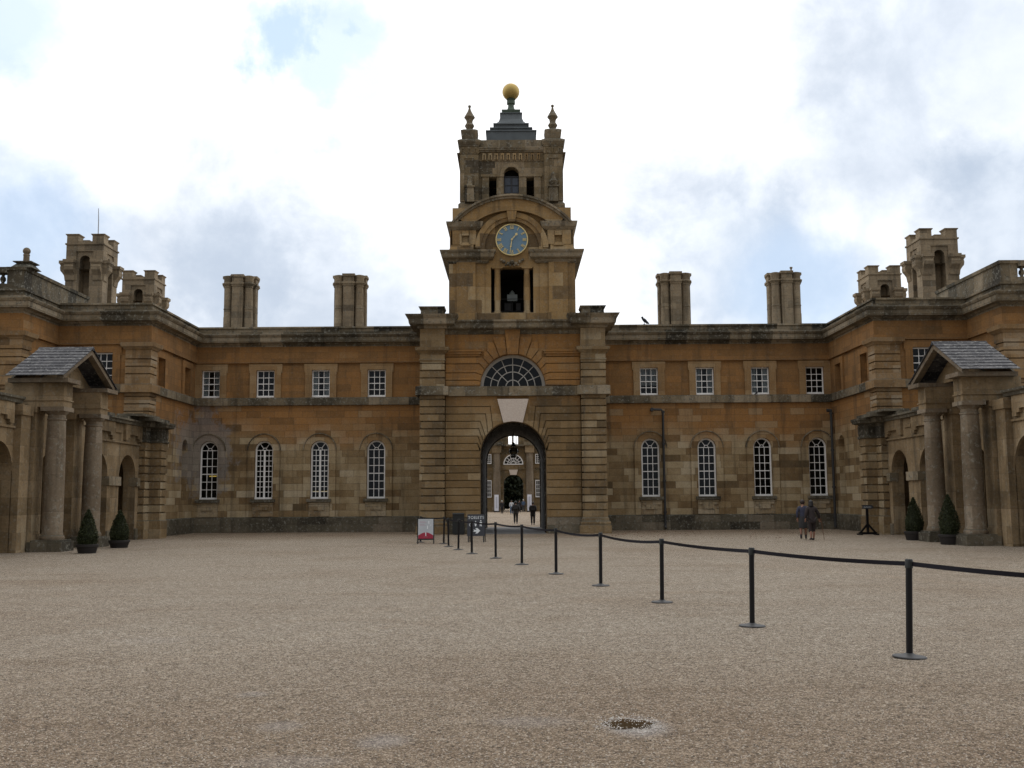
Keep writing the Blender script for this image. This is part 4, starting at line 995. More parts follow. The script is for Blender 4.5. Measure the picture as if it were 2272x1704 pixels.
def portico(m):
    sd_ = 'right' if m > 0 else 'left'
    th = thing('portico', 'small two column stone porch with slate gable roof on the %s arcade' % sd_, 'porch', (m * 16.4, 38.7, 0), 'small gabled porches of the arcades')
    for yc in (37.05, 40.35):
        b = MB(m); b.lathe([(.4, .4), (.42, .46), (.4, .54), (.365, .57), (.36, .64), (.345, .67), (.345, 2.2), (.335, 3.4), (.305, 4.62), (.33, 4.64), (.33, 4.69), (.3, 4.71), (.3, 4.82), (.36, 4.88), (.41, 4.95)], 16.35, yc, 28)
        b.box(15.93, 16.77, yc - .42, yc + .42, 4.95, 5.1); f = b.build('column', M['column'], th, True)
        b = MB(m); b.box(15.78, 17.0, yc - .55, yc + .5, 0, .34); b.box(15.86, 16.9, yc - .48, yc + .46, .34, .4); b.build('column_base', M['coping'], f)
        # entablature block over column and wall respond
        b = MB(m); b.box(15.98, 17.8, yc - .36, yc + .36, 5.1, 5.95); b.box(15.94, 17.83, yc - .4, yc + .4, 5.32, 5.36)
        b.box(16.95, 17.35, yc - .36, yc + .36, 0, 5.1); b.box(16.9, 17.35, yc - .42, yc + .42, 4.9, 5.1); b.box(16.9, 17.35, yc - .4, yc + .4, 0, .6)
        b.build('entablature', M['arcade'], th)
        s = 1 if yc < 38.7 else -1
        b = MB(m); e = yc - s * .36
        b.box(15.72, 17.85, min(e - s * .32, e + s * .75), max(e - s * .32, e + s * .75), 5.95, 6.1); b.build('eaves_cornice', M['column'], th)
    # wall pilasters beside the porch
    b = MB(m)
    for y in (36.2, 41.3): b.box(17.05, 17.32, y - .35, y + .35, 0, 4.9); b.box(16.98, 17.32, y - .42, y + .42, 4.75, 5.1)
    b.box(17.28, 18.1, 36.7, 40.7, 4.9, 5.98); b.build('pilasters', M['arcade'], th)
    # gable
    b = MB(m); ry, rz, ez = 38.7, 7.3, 6.06
    for s in (-1, 1):
        ye = ry + s * 2.36
        b.prism([(ry, rz + .12), (ry, rz - .06), (ye, ez), (ye - s * .0, ez + .16)], 15.86, 16.1, 'x')
    b.build('raking_cornice', M['column'], th)
    b = MB(m); b.prism([(36.45, 6.08), (40.95, 6.08), (38.7, 7.26)], 16.7, 16.8, 'x'); b.prism([(36.45, 6.08), (40.95, 6.08), (38.7, 7.26)], 17.74, 17.83, 'x'); b.build('tympanum', M['arcade'], th)
    b = MB(m)
    for s in (-1, 1):
        ye = ry + s * 2.46; nsl = 9
        for i in range(nsl):       # overlapping slate courses
            t0, t1 = i / nsl, (i + 1.25) / nsl
            ya, yb = lp(ry, ye, t0), lp(ry, ye, min(t1, 1.02)); za, zb = lp(rz + .16, ez + .12, t0), lp(rz + .16, ez + .12, min(t1, 1.02))
            b.prism([(ya, za), (yb, zb + .02), (yb, zb + .045), (ya, za + .012)], 15.8, 17.86, 'x')
    b.prism([(ry - .16, rz + .1), (ry, rz + .24), (ry + .16, rz + .1)], 15.8, 17.86, 'x'); b.build('slate_roof', M['slate'], th)
    return th
for m in (1, -1): arcade(m); portico(m)

# ------------------------------------------------------------------ far gatehouse beyond the passage
fg = thing('far_gatehouse', 'distant second stone gateway with giant columns seen through the arch', 'building', (0, 140, 0))
b = MB(1, Matrix.Translation((0, 140, 0))); b.wall(-12, 12, 0, 9.0, 0, [(-1.34, 1.34, 0, 3.6, True), (-1.3, 1.3, 6.4, 6.42, False), (2.95, 3.75, 1.9, 4.2, False), (-3.75, -2.95, 1.9, 4.2, False), (2.951, 3.751, 6.4, 7.7, False), (-3.751, -2.951, 6.4, 7.7, False)][:1], 1.2)
b.box(-12, -1.5, .5, 6, 0, 9); b.box(1.5, 12, .5, 6, 0, 9); b.box(-1.5, 1.5, .5, 6, 5.1, 9)
b.box(-1.5, 1.5, -.12, .05, 5.6, 6.2); b.ring(0, 6.35, 1.35, 1.6, -90, 90, -.1, .05, 20)
b.box(-5, -.66, .2, 2.5, 9, 12); b.box(.66, 5, .2, 2.5, 9, 12); b.box(-.2, -.02, .6, .9, 9, 11); b.box(.34, .44, .6, .9, 9, 11)
for q in (-2.1, -1.5, 1.5, 2.1): b.box(q - .15, q + .15, .05, .25, 9.2, 11)
for (a_, c_) in ((-1.5, -1.34), (1.34, 1.5)): b.box(a_, c_, 1.2, 6, 0, 5.1)
f0 = b.build('gate_wall', M['farstone'], fg)
b = MB(1, Matrix.Translation((0, 140, 0)))
b.box(-3.2, 3.2, -.55, .3, 8.75, 9.0); b.box(-3.2, -1.4, -1.5, .3, 8.8, 9.25); b.box(1.4, 3.2, -1.5, .3, 8.8, 9.25); b.build('cornice', M['trim'], fg)
MB(1).prism([(-.42, 4.9), (.42, 4.9), (.6, 5.6), (-.6, 5.6)], 139.8, 140.1).build('keystone', M['pale'], fg)
for m in (1, -1):
    b = MB(m, Matrix.Translation((0, 140, 0))); b.lathe([(.62, .3), (.62, .6), (.5, .7), (.5, 3), (.43, 7.7), (.55, 7.85)], 2.2, -.8, 20); f = b.build('giant_column', M['column'], fg, True)
    b = MB(m, Matrix.Translation((0, 140, 0))); b.box(1.5, 2.9, -1.5, 0, 0, .3); b.box(1.6, 2.8, -1.35, 0, 7.85, 8.8); b.build('column_blocks', M['arcade'], f)
    for z0, z1 in ((1.9, 4.2), (6.4, 7.7)):
        fr = MB(m); gl = MB(m); x0, x1 = 2.95, 3.85
        sash_bars(fr, gl, x0, x1, z0, z1, 139.9, fw=.1, b=.05); f = fr.build('sash_window', M['white'], fg); gl.build('pane', M['dark'], f)
fr = MB(1); c0 = 6.36
fr.ring(0, c0, 1.2, 1.34, -90, 90, 139.88, 139.98, 24); fr.ring(0, c0, .74, .8, -90, 90, 139.88, 139.96, 18); fr.ring(0, c0, .3, .36, -90, 90, 139.88, 139.96, 12); fr.box(-1.34, 1.34, 139.86, 139.98, c0 - .08, c0 + .04)
for a in (-67, -45, -22, 0, 22, 45, 67): spoke(fr, c0, a, .3, 1.22, 139.9, 139.96, .03)
f = fr.build('half_round_window', M['white'], fg); p_ = arcpts(c0, 1.22, -90, 90, 16); MB(1).add([(p[0], 139.97, p[1]) for p in p_], [tuple(range(len(p_)))]).build('pane', M['dark'], f)

def blob_leaves(mb, n, fn, size, rnd):
    for _ in range(n):
        p, s = fn(); d = Vector((rnd.gauss(0, 1), rnd.gauss(0, 1), rnd.gauss(0, 1))).normalized()
        a = d.orthogonal().normalized(); c = d.cross(a); w_ = size * rnd.uniform(.6, 1.3) * s
        k = rnd.random() * 6.28; A = (a * math.cos(k) + c * math.sin(k)) * w_; B = (-a * math.sin(k) + c * math.cos(k)) * w_ * .55
        P_ = Vector(p); mb.add([P_ - A, P_ + B, P_ + A, P_ - B], [(0, 1, 2, 3)])
rn = random.Random(3)
tr_ = thing('tree', 'dark leafy tree filling the view through the far gateway', 'tree', (0, 158, 0))
b = MB(1); b.tube([(0, 158, 0), (.2, 158, 2), (0, 158.2, 5), (.3, 158, 9)], [.45, .36, .3, .12], 10)
for k in range(7): a = k * .9; b.tube([(0, 158, 2.2 + k * .6), (math.cos(a) * 2.2, 158 + math.sin(a) * 2, 3.8 + k * .8)], [.16, .05], 6)
b.build('trunk', M['bark'], tr_)
cl_ = [(rn.uniform(-2.3, 2.3), 158 + rn.uniform(-3, 3), rn.uniform(.5, 6.8), rn.uniform(.8, 1.5)) for _ in range(110)]
def ft():
    c = rn.choice(cl_); d = Vector((rn.gauss(0, 1), rn.gauss(0, 1), rn.gauss(0, 1))).normalized() * c[3] * rn.uniform(.5, 1)
    return (c[0] + d.x, c[1] + d.y, max(.3, c[2] + d.z * .8)), 1
b = MB(1); blob_leaves(b, 17000, ft, .34, rn); b.build('crown', M['treeleaf'], tr_)

# ------------------------------------------------------------------ ground
gd = MB(1); gd.add([(-900, -300, 0), (900, -300, 0), (900, 1500, 0), (-900, 1500, 0)], [(0, 1, 2, 3)]); tag(gd.build('ground', M['gravel']), kind='structure')
pv = MB(1); pv.box(-1.6, 1.6, 51.9, 64.2, -.02, .012); tag(pv.build('paving', M['paving']), kind='structure')
rn = random.Random(11); b = MB(1); N_ = 60; cx, cy = PUD; pts = []
for i in range(N_):
    a = 2 * math.pi * i / N_; r = 1 + .16 * math.sin(2 * a + 1) + .11 * math.sin(5 * a) + rn.uniform(-.10, .10)
    pts.append((cx + .175 * r * math.cos(a) - .02 * math.sin(a), cy + .2 * r * math.sin(a) * (1 if math.sin(a) < 0 else .9), .004))
b.add(pts, [tuple(range(N_))]); tag(b.build('puddle', M['water']), kind='structure')
# loose pebbles round and in the puddle
def pebble(mb, x, y, r, rnd, z=0):
    vs = []; s = (rnd.uniform(.8, 1.3), rnd.uniform(.8, 1.3), rnd.uniform(.5, .8))
    for (a, c, d) in ((1, 0, 0), (-1, 0, 0), (0, 1, 0), (0, -1, 0), (0, 0, 1), (0, 0, -1)):
        vs.append((x + a * r * s[0] * rnd.uniform(.8, 1.1) + c * r * .3 * rnd.uniform(-1, 1), y + c * r * s[1] * rnd.uniform(.8, 1.1) + a * r * .4 * rnd.uniform(-1, 1), z + d * r * s[2]))
    mb.add(vs, [(0, 2, 4), (2, 1, 4), (1, 3, 4), (3, 0, 4), (2, 0, 5), (1, 2, 5), (3, 1, 5), (0, 3, 5)])
b = MB(1)
for _ in range(420):
    a = rn.uniform(0, 6.28); q = abs(rn.gauss(1.12, .3)); pebble(b, cx + .18 * q * math.cos(a), cy + .21 * q * math.sin(a), rn.uniform(.003, .0075), rn, .004)
M['pebble'] = foliage('pale_pebbles', (.28, .25, .22), (.75, .72, .68))
tag(b.build('pebbles', M['pebble']), 'pale loose pebbles round and inside the small puddle', 'pebbles', kind='stuff')
M['gpeb'] = foliage('gravel_stones', (.05, .038, .028), (.72, .63, .52))
b = MB(1)
for _ in range(42000):
    y = 6.0 + 12 * (rn.random() ** 1.4); x = rn.uniform(-.52, .52) * y * 1.0
    pebble(b, x, y, rn.uniform(.003, .0085), rn, .002)
tag(b.build('gravel_stones', M['gpeb']), 'loose tan gravel stones scattered over the court in the foreground', 'gravel', kind='stuff')
b = MB(1)
for _ in range(330):
    u, v = (rn.uniform(1350, 1560), rn.uniform(1178, 1192)) if rn.random() < .75 else (rn.uniform(1560, 1760), rn.uniform(1180, 1196))
    x, y = gpt(u, v); s = rn.uniform(.025, .05); a = rn.uniform(0, 6.28); t = rn.uniform(-.02, .02)
    b.add([(x + s * math.cos(a + k * 1.57), y + s * .7 * math.sin(a + k * 1.57), .012 + (t if k % 2 else .012)) for k in range(4)], [(0, 1, 2, 3)])
tag(b.build('fallen_leaves', M['leaflit']), 'brown fallen leaves scattered on gravel below the right range wall', 'leaves', kind='stuff')

# ------------------------------------------------------------------ queue barrier
posts = [(2018, 1459), (1669, 1390), (1469, 1337), (1333, 1300), (1234, 1274), (1158, 1253), (1100, 1239), (1047, 1229), (1017, 1220), (995.4, 1213.2), (984.6, 1206.8)]
PP = [gpt(*p) for p in posts]
d0 = Vector(PP[0]) - Vector(PP[1]); PP = [tuple(Vector(PP[0]) + d0 * .95)] + PP
dl = gpt(930, 1205); PP.append((dl[0], dl[1] + .6))
names = ['nearest the camera at the right edge of frame', 'second from the near end of the queue line', 'third from the near end of the queue line', 'fourth from the near end of the queue line', 'fifth from the near end, in front of the right gate pier',
         'sixth from the near end, right of the archway', 'seventh from the near end, in front of the archway', 'eighth from the near end, overlapping the toilets sign', 'ninth from the near end, in front of the black litter bin', 'tenth from the near end, left of the litter bin', 'last visible post, just right of the poster board']
PH = 1.06
base = None; TL_ = []
for i, (x, y) in enumerate(PP):
    if i == 0: lab = 'black barrier post just outside the right of the frame holding the end of the belt'
    elif i == len(PP) - 1: lab = 'black barrier post hidden behind the poster board'
    else: lab = 'black belt barrier post, ' + names[i - 1]
    tilt = R([0, 2.4, 1.3, .8, .5, .1, .2, -.3, -.5, .9, -1.2, 1.0, 0][i]); TL_.append(PH * math.sin(tilt))
    r = thing('barrier_post', lab, 'barrier post', (x, y, 0), 'belt barrier posts in a line across the gravel')
    if base is None:
        b = MB(1); b.T = Matrix.Translation((x, y, 0)); b.lathe([(.035, .02), (.035, PH - .09)], 0, 0, 20); tb = b.build('tube', M['black'], r, True)
        b = MB(1); b.T = Matrix.Translation((x, y, 0)); b.lathe([(.178, .004), (.18, .012), (.172, .02), (.08, .03), (.05, .045), (.04, .05)], 0, 0, 36); bp = b.build('base_plate', M['iron'], r, True)
        b = MB(1); b.T = Matrix.Translation((x, y, 0)); b.lathe([(.037, PH - .1), (.042, PH - .095), (.042, PH - .012), (.036, PH), (.01, PH + .001)], 0, 0, 20); b.box(-.012, .012, -.05, .05, PH - .085, PH - .02); hd = b.build('belt_head', M['bin'], r, True)
        base = (tb, bp, hd)
    else:
        for q in base:
            c = q.copy(); COL.objects.link(c); c.parent = r
    if i > 0:
        px, py = PP[i - 1]; x0_, y0_ = x, y; px += TL_[i - 1]; x += TL_[i]; b = MB(1); n = 20; dv = Vector((px - x, py - y, 0)); L = dv.length; dn = dv.normalized(); nn = Vector((-dn.y, dn.x, 0)) * .0012
        sag = .05 if i in (4, 5) else (.02 if i < 4 else .03)
        vs = []
        for k in range(n + 1):
            t = k / n; q = Vector((x, y, 0)) + dn * (.04 + (L - .08) * t); z = PH - .052 - sag * 4 * t * (1 - t); tw = .012 * math.sin(t * 5 + i)
            vs += [q + nn + Vector((0, 0, z - .024)), q + nn + Vector((-dn.y, dn.x, 0)) * tw + Vector((0, 0, z + .024)), q - nn + Vector((-dn.y, dn.x, 0)) * tw + Vector((0, 0, z + .024)), q - nn + Vector((0, 0, z - .024))]
        fs = [(4 * k + a, 4 * k + (a + 1) % 4, 4 * k + 4 + (a + 1) % 4, 4 * k + 4 + a) for k in range(n) for a in range(4)]
        RI = Matrix.Rotation(-tilt, 3, 'Y'); L0 = Vector((x0_, y0_, 0)); vs = [L0 + RI @ (q - L0) for q in vs]
        b.add(vs, fs); b.build('belt', M['belt'], r)
    r.rotation_euler = (0, tilt, 0)

# ------------------------------------------------------------------ signs
def glyph(mb, ch, x, z, h, y0, y1, t):
    """serif capital letters drawn with strokes; returns advance"""
    S = t * 1.9
    def v(cx): mb.box(cx - t / 2, cx + t / 2, y0, y1, z, z + h); mb.box(cx - S / 2, cx + S / 2, y0 - .0004, y1, z, z + t * .35); mb.box(cx - S / 2, cx + S / 2, y0 - .0004, y1, z + h - t * .35, z + h)
    if ch == 'I': v(x + S / 2); return S + t * .5
    if ch == 'T':
        w_ = h * .72; mb.box(x, x + w_, y0 - .0006, y1, z + h - t * .55, z + h); v(x + w_ / 2)
        mb.box(x, x + t * .35, y0, y1, z + h * .78, z + h); mb.box(x + w_ - t * .35, x + w_, y0, y1, z + h * .78, z + h); return w_ + t * .4
    if ch == 'L':
        w_ = h * .58; v(x + S / 2); mb.box(x, x + w_, y0 - .0006, y1, z, z + t * .5); mb.box(x + w_ - t * .35, x + w_, y0, y1, z, z + h * .26); return w_ + t * .4
    if ch == 'E':
        w_ = h * .58; v(x + S / 2)
        for zz in (z, z + h * .47, z + h - t * .5): mb.box(x, x + w_ * (.85 if zz == z + h * .47 else 1), y0 - .0006, y1, zz, zz + t * .5)
        for zz in (z, z + h * .78): mb.box(x + w_ - t * .35, x + w_, y0, y1, zz, zz + h * .22)
        return w_ + t * .5
    if ch == 'O':
        r = h / 2; mb.ring(x + r, z + r, r - t * .75, r + .001, 0, 360, y0, y1, 24); return h + t * .5
    if ch == 'S':
        r = h * .27; c = x + r + t * .1
        mb.ring(c, z + h - r, r - t * .6, r, -180, 60, y0, y1, 14); mb.ring(c, z + r, r - t * .6, r, 0, 240, y0, y1, 14); return r * 2 + t * .5
def aboard(th, w_, zt, zb, leg_t, ang, col, thick=.03):
    """two leaves hinged at the top, local coordinates; returns front panel plane function"""
    pass
px, py = gpt(944.5, 1206.5)
T = Matrix.Translation((px, py, 0)) @ Matrix.Rotation(R(3), 4, 'Z')
th = thing('poster_board', 'freestanding silver and red poster board on short black legs left of the archway', 'sign board', (px, py, 0))
TL = T @ Matrix.Rotation(R(-7), 4, 'X')
b = MB(1, TL); w_ = .335
b.box(-w_, -w_ + .04, -.02, .02, 0, 1.02); b.box(w_ - .04, w_, -.02, .02, 0, 1.02); b.box(-w_ + .04, w_ - .04, -.02, .02, .97, 1.02); b.box(-w_ + .04, w_ - .04, -.02, .02, .15, .2)
b.T = T @ Matrix.Translation((0, .26, 0)) @ Matrix.Rotation(R(7), 4, 'X'); b.box(-w_, -w_ + .04, -.015, .015, 0, 1.0); b.box(w_ - .04, w_, -.015, .015, 0, 1.0); b.box(-w_ + .04, w_ - .04, -.015, .015, .3, .95)
b.build('board_frame', M['bin'], th)
b = MB(1, TL); b.box(-w_ + .04, w_ - .04, -.014, .01, .2, .97); po = b.build('poster', M['poster'], th)
b = MB(1, TL); n = 20; pts = [(-w_ + .045, .2), (-w_ + .045, .33)] + [(lp(-w_ + .045, w_ - .045, i / n), .33 + .115 * math.sin(math.pi * i / n)) for i in range(1, n)] + [(w_ - .045, .33), (w_ - .045, .2)]
b.prism(pts, -.017, -.013); b.build('red_band', M['red'], po)
b = MB(1, TL); b.box(-w_ + .045, -w_ + .055, -.0165, -.013, .34, .965); b.box(w_ - .055, w_ - .045, -.0165, -.013, .34, .965); b.box(-w_ + .055, w_ - .055, -.0165, -.013, .955, .965)
b.lathe([(.001, .3), (.022, .31), (.018, .36), (.02, .4), (.012, .42), (.016, .435), (.001, .45)], 0, -.017, 10)
for x, z, s in ((.12, .78, 1.0), (.07, .58, 1.1), (.2, .7, .5)):
    b.prism([(x - .014 * s, z), (x + .016 * s, z), (x + .012 * s, z + .1 * s), (x - .006 * s, z + .13 * s), (x - .016 * s, z + .09 * s)], -.0168, -.013)
b.build('poster_figures', M['posterw'], po)
b = MB(1, TL)
for z, a, c in ((.86, -.24, -.02), (.82, -.24, .02), (.76, -.24, -.05), (.72, -.24, 0)): b.box(a, c, -.0162, -.013, z, z + .014)
b.box(-.08, .08, -.019, -.013, .265, .272); b.build('poster_lines', M['pinkline'], po)

px, py = gpt(1056, 1203)
T = Matrix.Translation((px, py, 0)) @ Matrix.Rotation(R(-3), 4, 'Z')
th = thing('toilets_sign', 'dark grey TOILETS board with white figures and arrow beside the archway', 'sign board', (px, py, 0))
TL = T @ Matrix.Rotation(R(-8), 4, 'X'); w_ = .36
b = MB(1, TL); b.box(-w_, w_, -.012, .012, .25, 1.13); pn = b.build('sign_panel', M['sign'], th)
for x in (-w_ + .05, w_ - .05):
    b = MB(1, TL); b.box(x - .022, x + .022, -.01, .01, 0, .26); b.build('leg', M['bin'], th)
    b = MB(1, T @ Matrix.Translation((0, .3, 0)) @ Matrix.Rotation(R(8), 4, 'X')); b.box(x + .04 - .02, x + .04 + .02, -.01, .01, 0, 1.1); b.build('leg', M['bin'], th)
b = MB(1, TL); x = -.325; y0, y1 = -.016, -.01
for ch in 'TOILETS': x += glyph(b, ch, x, .94, .115, y0, y1, .02) + .012
b.build('lettering', M['signw'], pn)
b = MB(1, TL)     # wheelchair, woman, man
b.ring(-.22, .7, .045, .062, 100, 360, y0, y1, 16); b.prism([(-.235, .72), (-.215, .72), (-.205, .8), (-.235, .8)], y0, y1); b.ring(-.22, .835, 0.001, .022, 0, 360, y0, y1, 12)
b.prism([(-.215, .745), (-.17, .745), (-.13, .655), (-.15, .65), (-.18, .725), (-.215, .725)], y0, y1)
b.ring(-.02, .835, .001, .022, 0, 360, y0, y1, 12); b.prism([(-.06, .8), (.02, .8), (.035, .77), (.015, .72), (.0, .64), (-.04, .64), (-.055, .72), (-.075, .77)], y0, y1)
b.ring(.19, .87, .001, .026, 0, 360, y0, y1, 12); b.prism([(.15, .82), (.23, .82), (.26, .72), (.235, .71), (.215, .76), (.235, .64), (.205, .64), (.19, .7), (.175, .64), (.145, .64), (.165, .76), (.145, .71), (.12, .72)], y0, y1)
b.prism([(-.12, .5), (.02, .5), (-.03, .57), (.06, .57), (.17, .46), (.06, .35), (-.03, .35), (.02, .42), (-.12, .42), (-.07, .46)], y0, y1)
b.build('pictograms', M['signw'], pn)

px, py = gpt(1926, 1187)
T = Matrix.Translation((px, py, 0)) @ Matrix.Rotation(R(6), 4, 'Z')
th = thing('arrow_sign', 'small black arrow sign on a trestle stand beside the right arcade pier', 'sign', (px, py, 0))
b = MB(1, T); k = py / F
b.box(-.42, .42, -.05, .05, .03, .13); b.box(-.42, -.35, -.25, .25, 0, .07); b.box(.35, .42, -.25, .25, 0, .07); b.box(-.045, .045, -.045, .045, .13, 1.24)
b.prism([(-.38, .13), (-.28, .13), (0, .44), (0, .56)], -.035, .035); b.prism([(.38, .13), (.28, .13), (0, .44), (0, .56)], -.036, .034); b.build('stand', M['black'], th)
b = MB(1, T); b.prism([(-.27, 1.18), (.23, 1.18), (.3, 1.26), (.23, 1.35), (-.27, 1.35), (-.22, 1.265)], -.05, -.03); pl_ = b.build('arrow_plate', M['sign'], th)
b = MB(1, T)
for x in range(9): b.box(-.17 + x * .04, -.145 + x * .04, -.053, -.049, 1.235 + .006 * (x % 2), 1.285 - .006 * (x % 3)) 
b.build('faint_lettering', M['poster'], pl_)

px, py = 0, 51.45; u0 = ((1018 - 1139.4) / F) * py
th = thing('litter_bin', 'black square litter bin standing against the left gate pier', 'bin', (u0, py, 0))
T = Matrix.Translation((u0, py, 0)); b = MB(1, T)
b.box(-.29, .29, -.22, .22, .05, .64); b.box(-.26, .26, -.2, .2, 0, .05); b.build('bin_body', M['bin'], th)
b = MB(1, T); b.box(-.28, .28, -.21, .21, .7, 1.0); b.taper(-.31, .31, -.24, .24, 1.0, -.26, .26, -.19, .19, 1.06)
for sx in (-1, 1):
    for sy in (-1, 1): b.box(sx * .25 - .02, sx * .25 + .02, sy * .18 - .02, sy * .18 + .02, .64, .7)
b.build('bin_hood', M['bin'], th)

for m, lab in ((-1, 'white upright banner left of the far gateway'), (1, 'white upright banner right of the far gateway')):
    x = m * 2.15 - .05; th = thing('banner', lab, 'banner', (x, 136, 0), 'white banners at the far gateway'); b = MB(1)
    b.box(x - .3, x + .26, 136, 136.06, .15, 2.25); f = b.build('banner_panel', M['banner'], th)
    MB(1).box(x - .14, x + .1, 135.985, 136, .5, 2.0).build('banner_print', M['bannerg'], f)
    b = MB(1); b.box(x + .26, x + .34, 136, 136.1, 0, 2.25); b.box(x - .4, x + .4, 135.9, 136.3, 0, .12); b.build('banner_frame', M['black'], th)

# ------------------------------------------------------------------ clipped shrubs in planters
rn = random.Random(5)
def shrub(u, vb, vr, vt, hw, label, seed):
    x, y = gpt(u, vb); y += .3; x = x * y / (y - .3)
    s = y / F; H_ = (vb - vt) * s * 1.0; Hp = (vb - vr) * s * .93; w2 = hw * s
    th = thing('potted_shrub', label, 'potted shrub', (x, y, 0), 'clipped conical shrubs in dark planters'); r = random.Random(seed)
    b = MB(1); b.lathe([(w2 * .78, 0), (w2 * .8, .02), (w2 * .93, Hp - .1)], x, y, 28); pt_ = b.build('planter', M['pot'], th, True)
    b = MB(1); b.lathe([(w2 * .93, Hp - .1), (w2, Hp - .09), (w2 * 1.01, Hp - .01), (w2 * .9, Hp), (w2 * .86, Hp - .06), (.05, Hp - .06)], x, y, 28); b.build('planter_rim', M['pot'], pt_, True)
    b = MB(1); b.tube([(x, y, Hp - .08), (x, y, Hp + .3), (x, y, H_ - .3)], [.035, .03, .01], 8); b.build('trunk', M['bark'], th)
    Hc = H_ - Hp + .02; R0 = w2 * .84
    def prof(t): return R0 * ((.8 + .2 * math.sin(t / .28 * 1.5708)) if t < .28 else max(0, 1 - ((t - .28) / .72) ** 1.35))
    lump = [(r.uniform(0, 6.28), r.uniform(.05, .95), r.uniform(-.06, .1)) for _ in range(26)]
    def fs():
        t = r.random() ** 1.35; a = r.uniform(0, 6.28); rad = prof(t)
        for (la, lt_, lv) in lump:
            dd = (math.cos(a - la) - 1) * 3 - ((t - lt_) * 6) ** 2; rad *= 1 + lv * math.exp(dd)
        rad = rad * (1 - .28 * r.random() ** 2) + (r.random() ** 3) * .05
        return (x + rad * math.cos(a), y + rad * math.sin(a), Hp - .04 + Hc * t + r.uniform(-.02, .03)), 1
    b = MB(1); blob_leaves(b, 5200, fs, .026, r)
    pf_ = [(max(prof(i / 12) * .84, .005), Hp - .05 + Hc * .93 * i / 12) for i in range(13)]; b.lathe(pf_, x, y, 14)
    b.build('crown', M['leaf'], th)
shrub(2030, 1199, 1178, 1106, 22.5, 'conical clipped shrub in dark round pot, right porch, farther one by the arch', 1)
shrub(2108, 1209, 1185, 1100, 24, 'conical clipped shrub in dark round pot, right porch, nearer one before the column', 2)
shrub(264, 1216, 1198, 1134, 22.5, 'conical clipped shrub in dark pot, left porch, farther one before the arch', 3)
shrub(193, 1228.5, 1207, 1133, 23.5, 'conical clipped shrub in dark pot, left porch, nearer one beside the column', 4)

# ------------------------------------------------------------------ birds
def bird(x, y, z, s, yaw, lab):
    th = thing('bird', lab, 'bird', (x, y, z)); T = Matrix.Translation((x, y, z)) @ Matrix.Rotation(yaw, 4, 'Z') @ Matrix.Scale(s, 4)
    b = MB(1, T @ Matrix.Translation((0, 0, .19)) @ Matrix.Rotation(R(-38), 4, 'Y')); b.ball((0, 0, 0), .1, 14, 10, (1.65, .8, .85)); b.T = T
    b.ball((.13, 0, .33), .055, 10, 8); b.tube([(.1, 0, .24), (.13, 0, .32)], [.06, .045], 10); b.tube([(.17, 0, .33), (.23, 0, .315)], [.016, .004], 6)
    b.taper(-.24, -.1, -.035, .035, .03, -.14, -.06, -.05, .05, .15); b.build('body', M['feather'], th, True)
    for sy in (-1, 1):
        q = MB(1, T); q.tube([(.02, sy * .035, .12), (.03, sy * .035, .0)], .009, 5); q.tube([(-.01, sy * .035, .005), (.06, sy * .035, .005)], .007, 5); q.build('leg', M['iron'], th)
bird(7.33, 56.7, 11.29, 1.12, R(200), 'dark crow like bird sitting on the parapet left of the right range chimneys')
bird(13.4, 56.7, 7.34, .55, R(10), 'small dark bird on the ledge under the third right upper window')
# ------------------------------------------------------------------ people
def skinmesh(name, nodes, edges, mat, parent, M4, sub=1, root=0):
    """nodes: {name: (pos, rx[, ry])}; a smooth tapered surface grown round a skeleton"""
    ks = list(nodes); ix = {k: i for i, k in enumerate(ks)}
    me = bpy.data.meshes.new(name); me.from_pydata([nodes[k][0] for k in ks], [(ix[a], ix[b]) for a, b in edges], [])
    ob = bpy.data.objects.new(name + '_tmp', me); COL.objects.link(ob)
    md = ob.modifiers.new('s', 'SKIN'); md.use_smooth_shade = True; md.branch_smoothing = .4
    if not me.skin_vertices: return None
    for k in ks:
        v = me.skin_vertices[0].data[ix[k]]; n = nodes[k]; v.radius = (n[1], n[2] if len(n) > 2 else n[1]); v.use_root = (ix[k] == root)
    sb = ob.modifiers.new('u', 'SUBSURF'); sb.levels = sub; sb.render_levels = sub
    dg = bpy.context.evaluated_depsgraph_get(); m2 = bpy.data.meshes.new_from_object(ob.evaluated_get(dg))
    bpy.data.objects.remove(ob); m2.name = name
    m2.transform(M4); m2.materials.clear(); m2.materials.append(mat)
    m2.polygons.foreach_set('use_smooth', [True] * len(m2.polygons))
    o = bpy.data.objects.new(name, m2); COL.objects.link(o); o.parent = parent; ORG[o.name] = Vector()
    return o
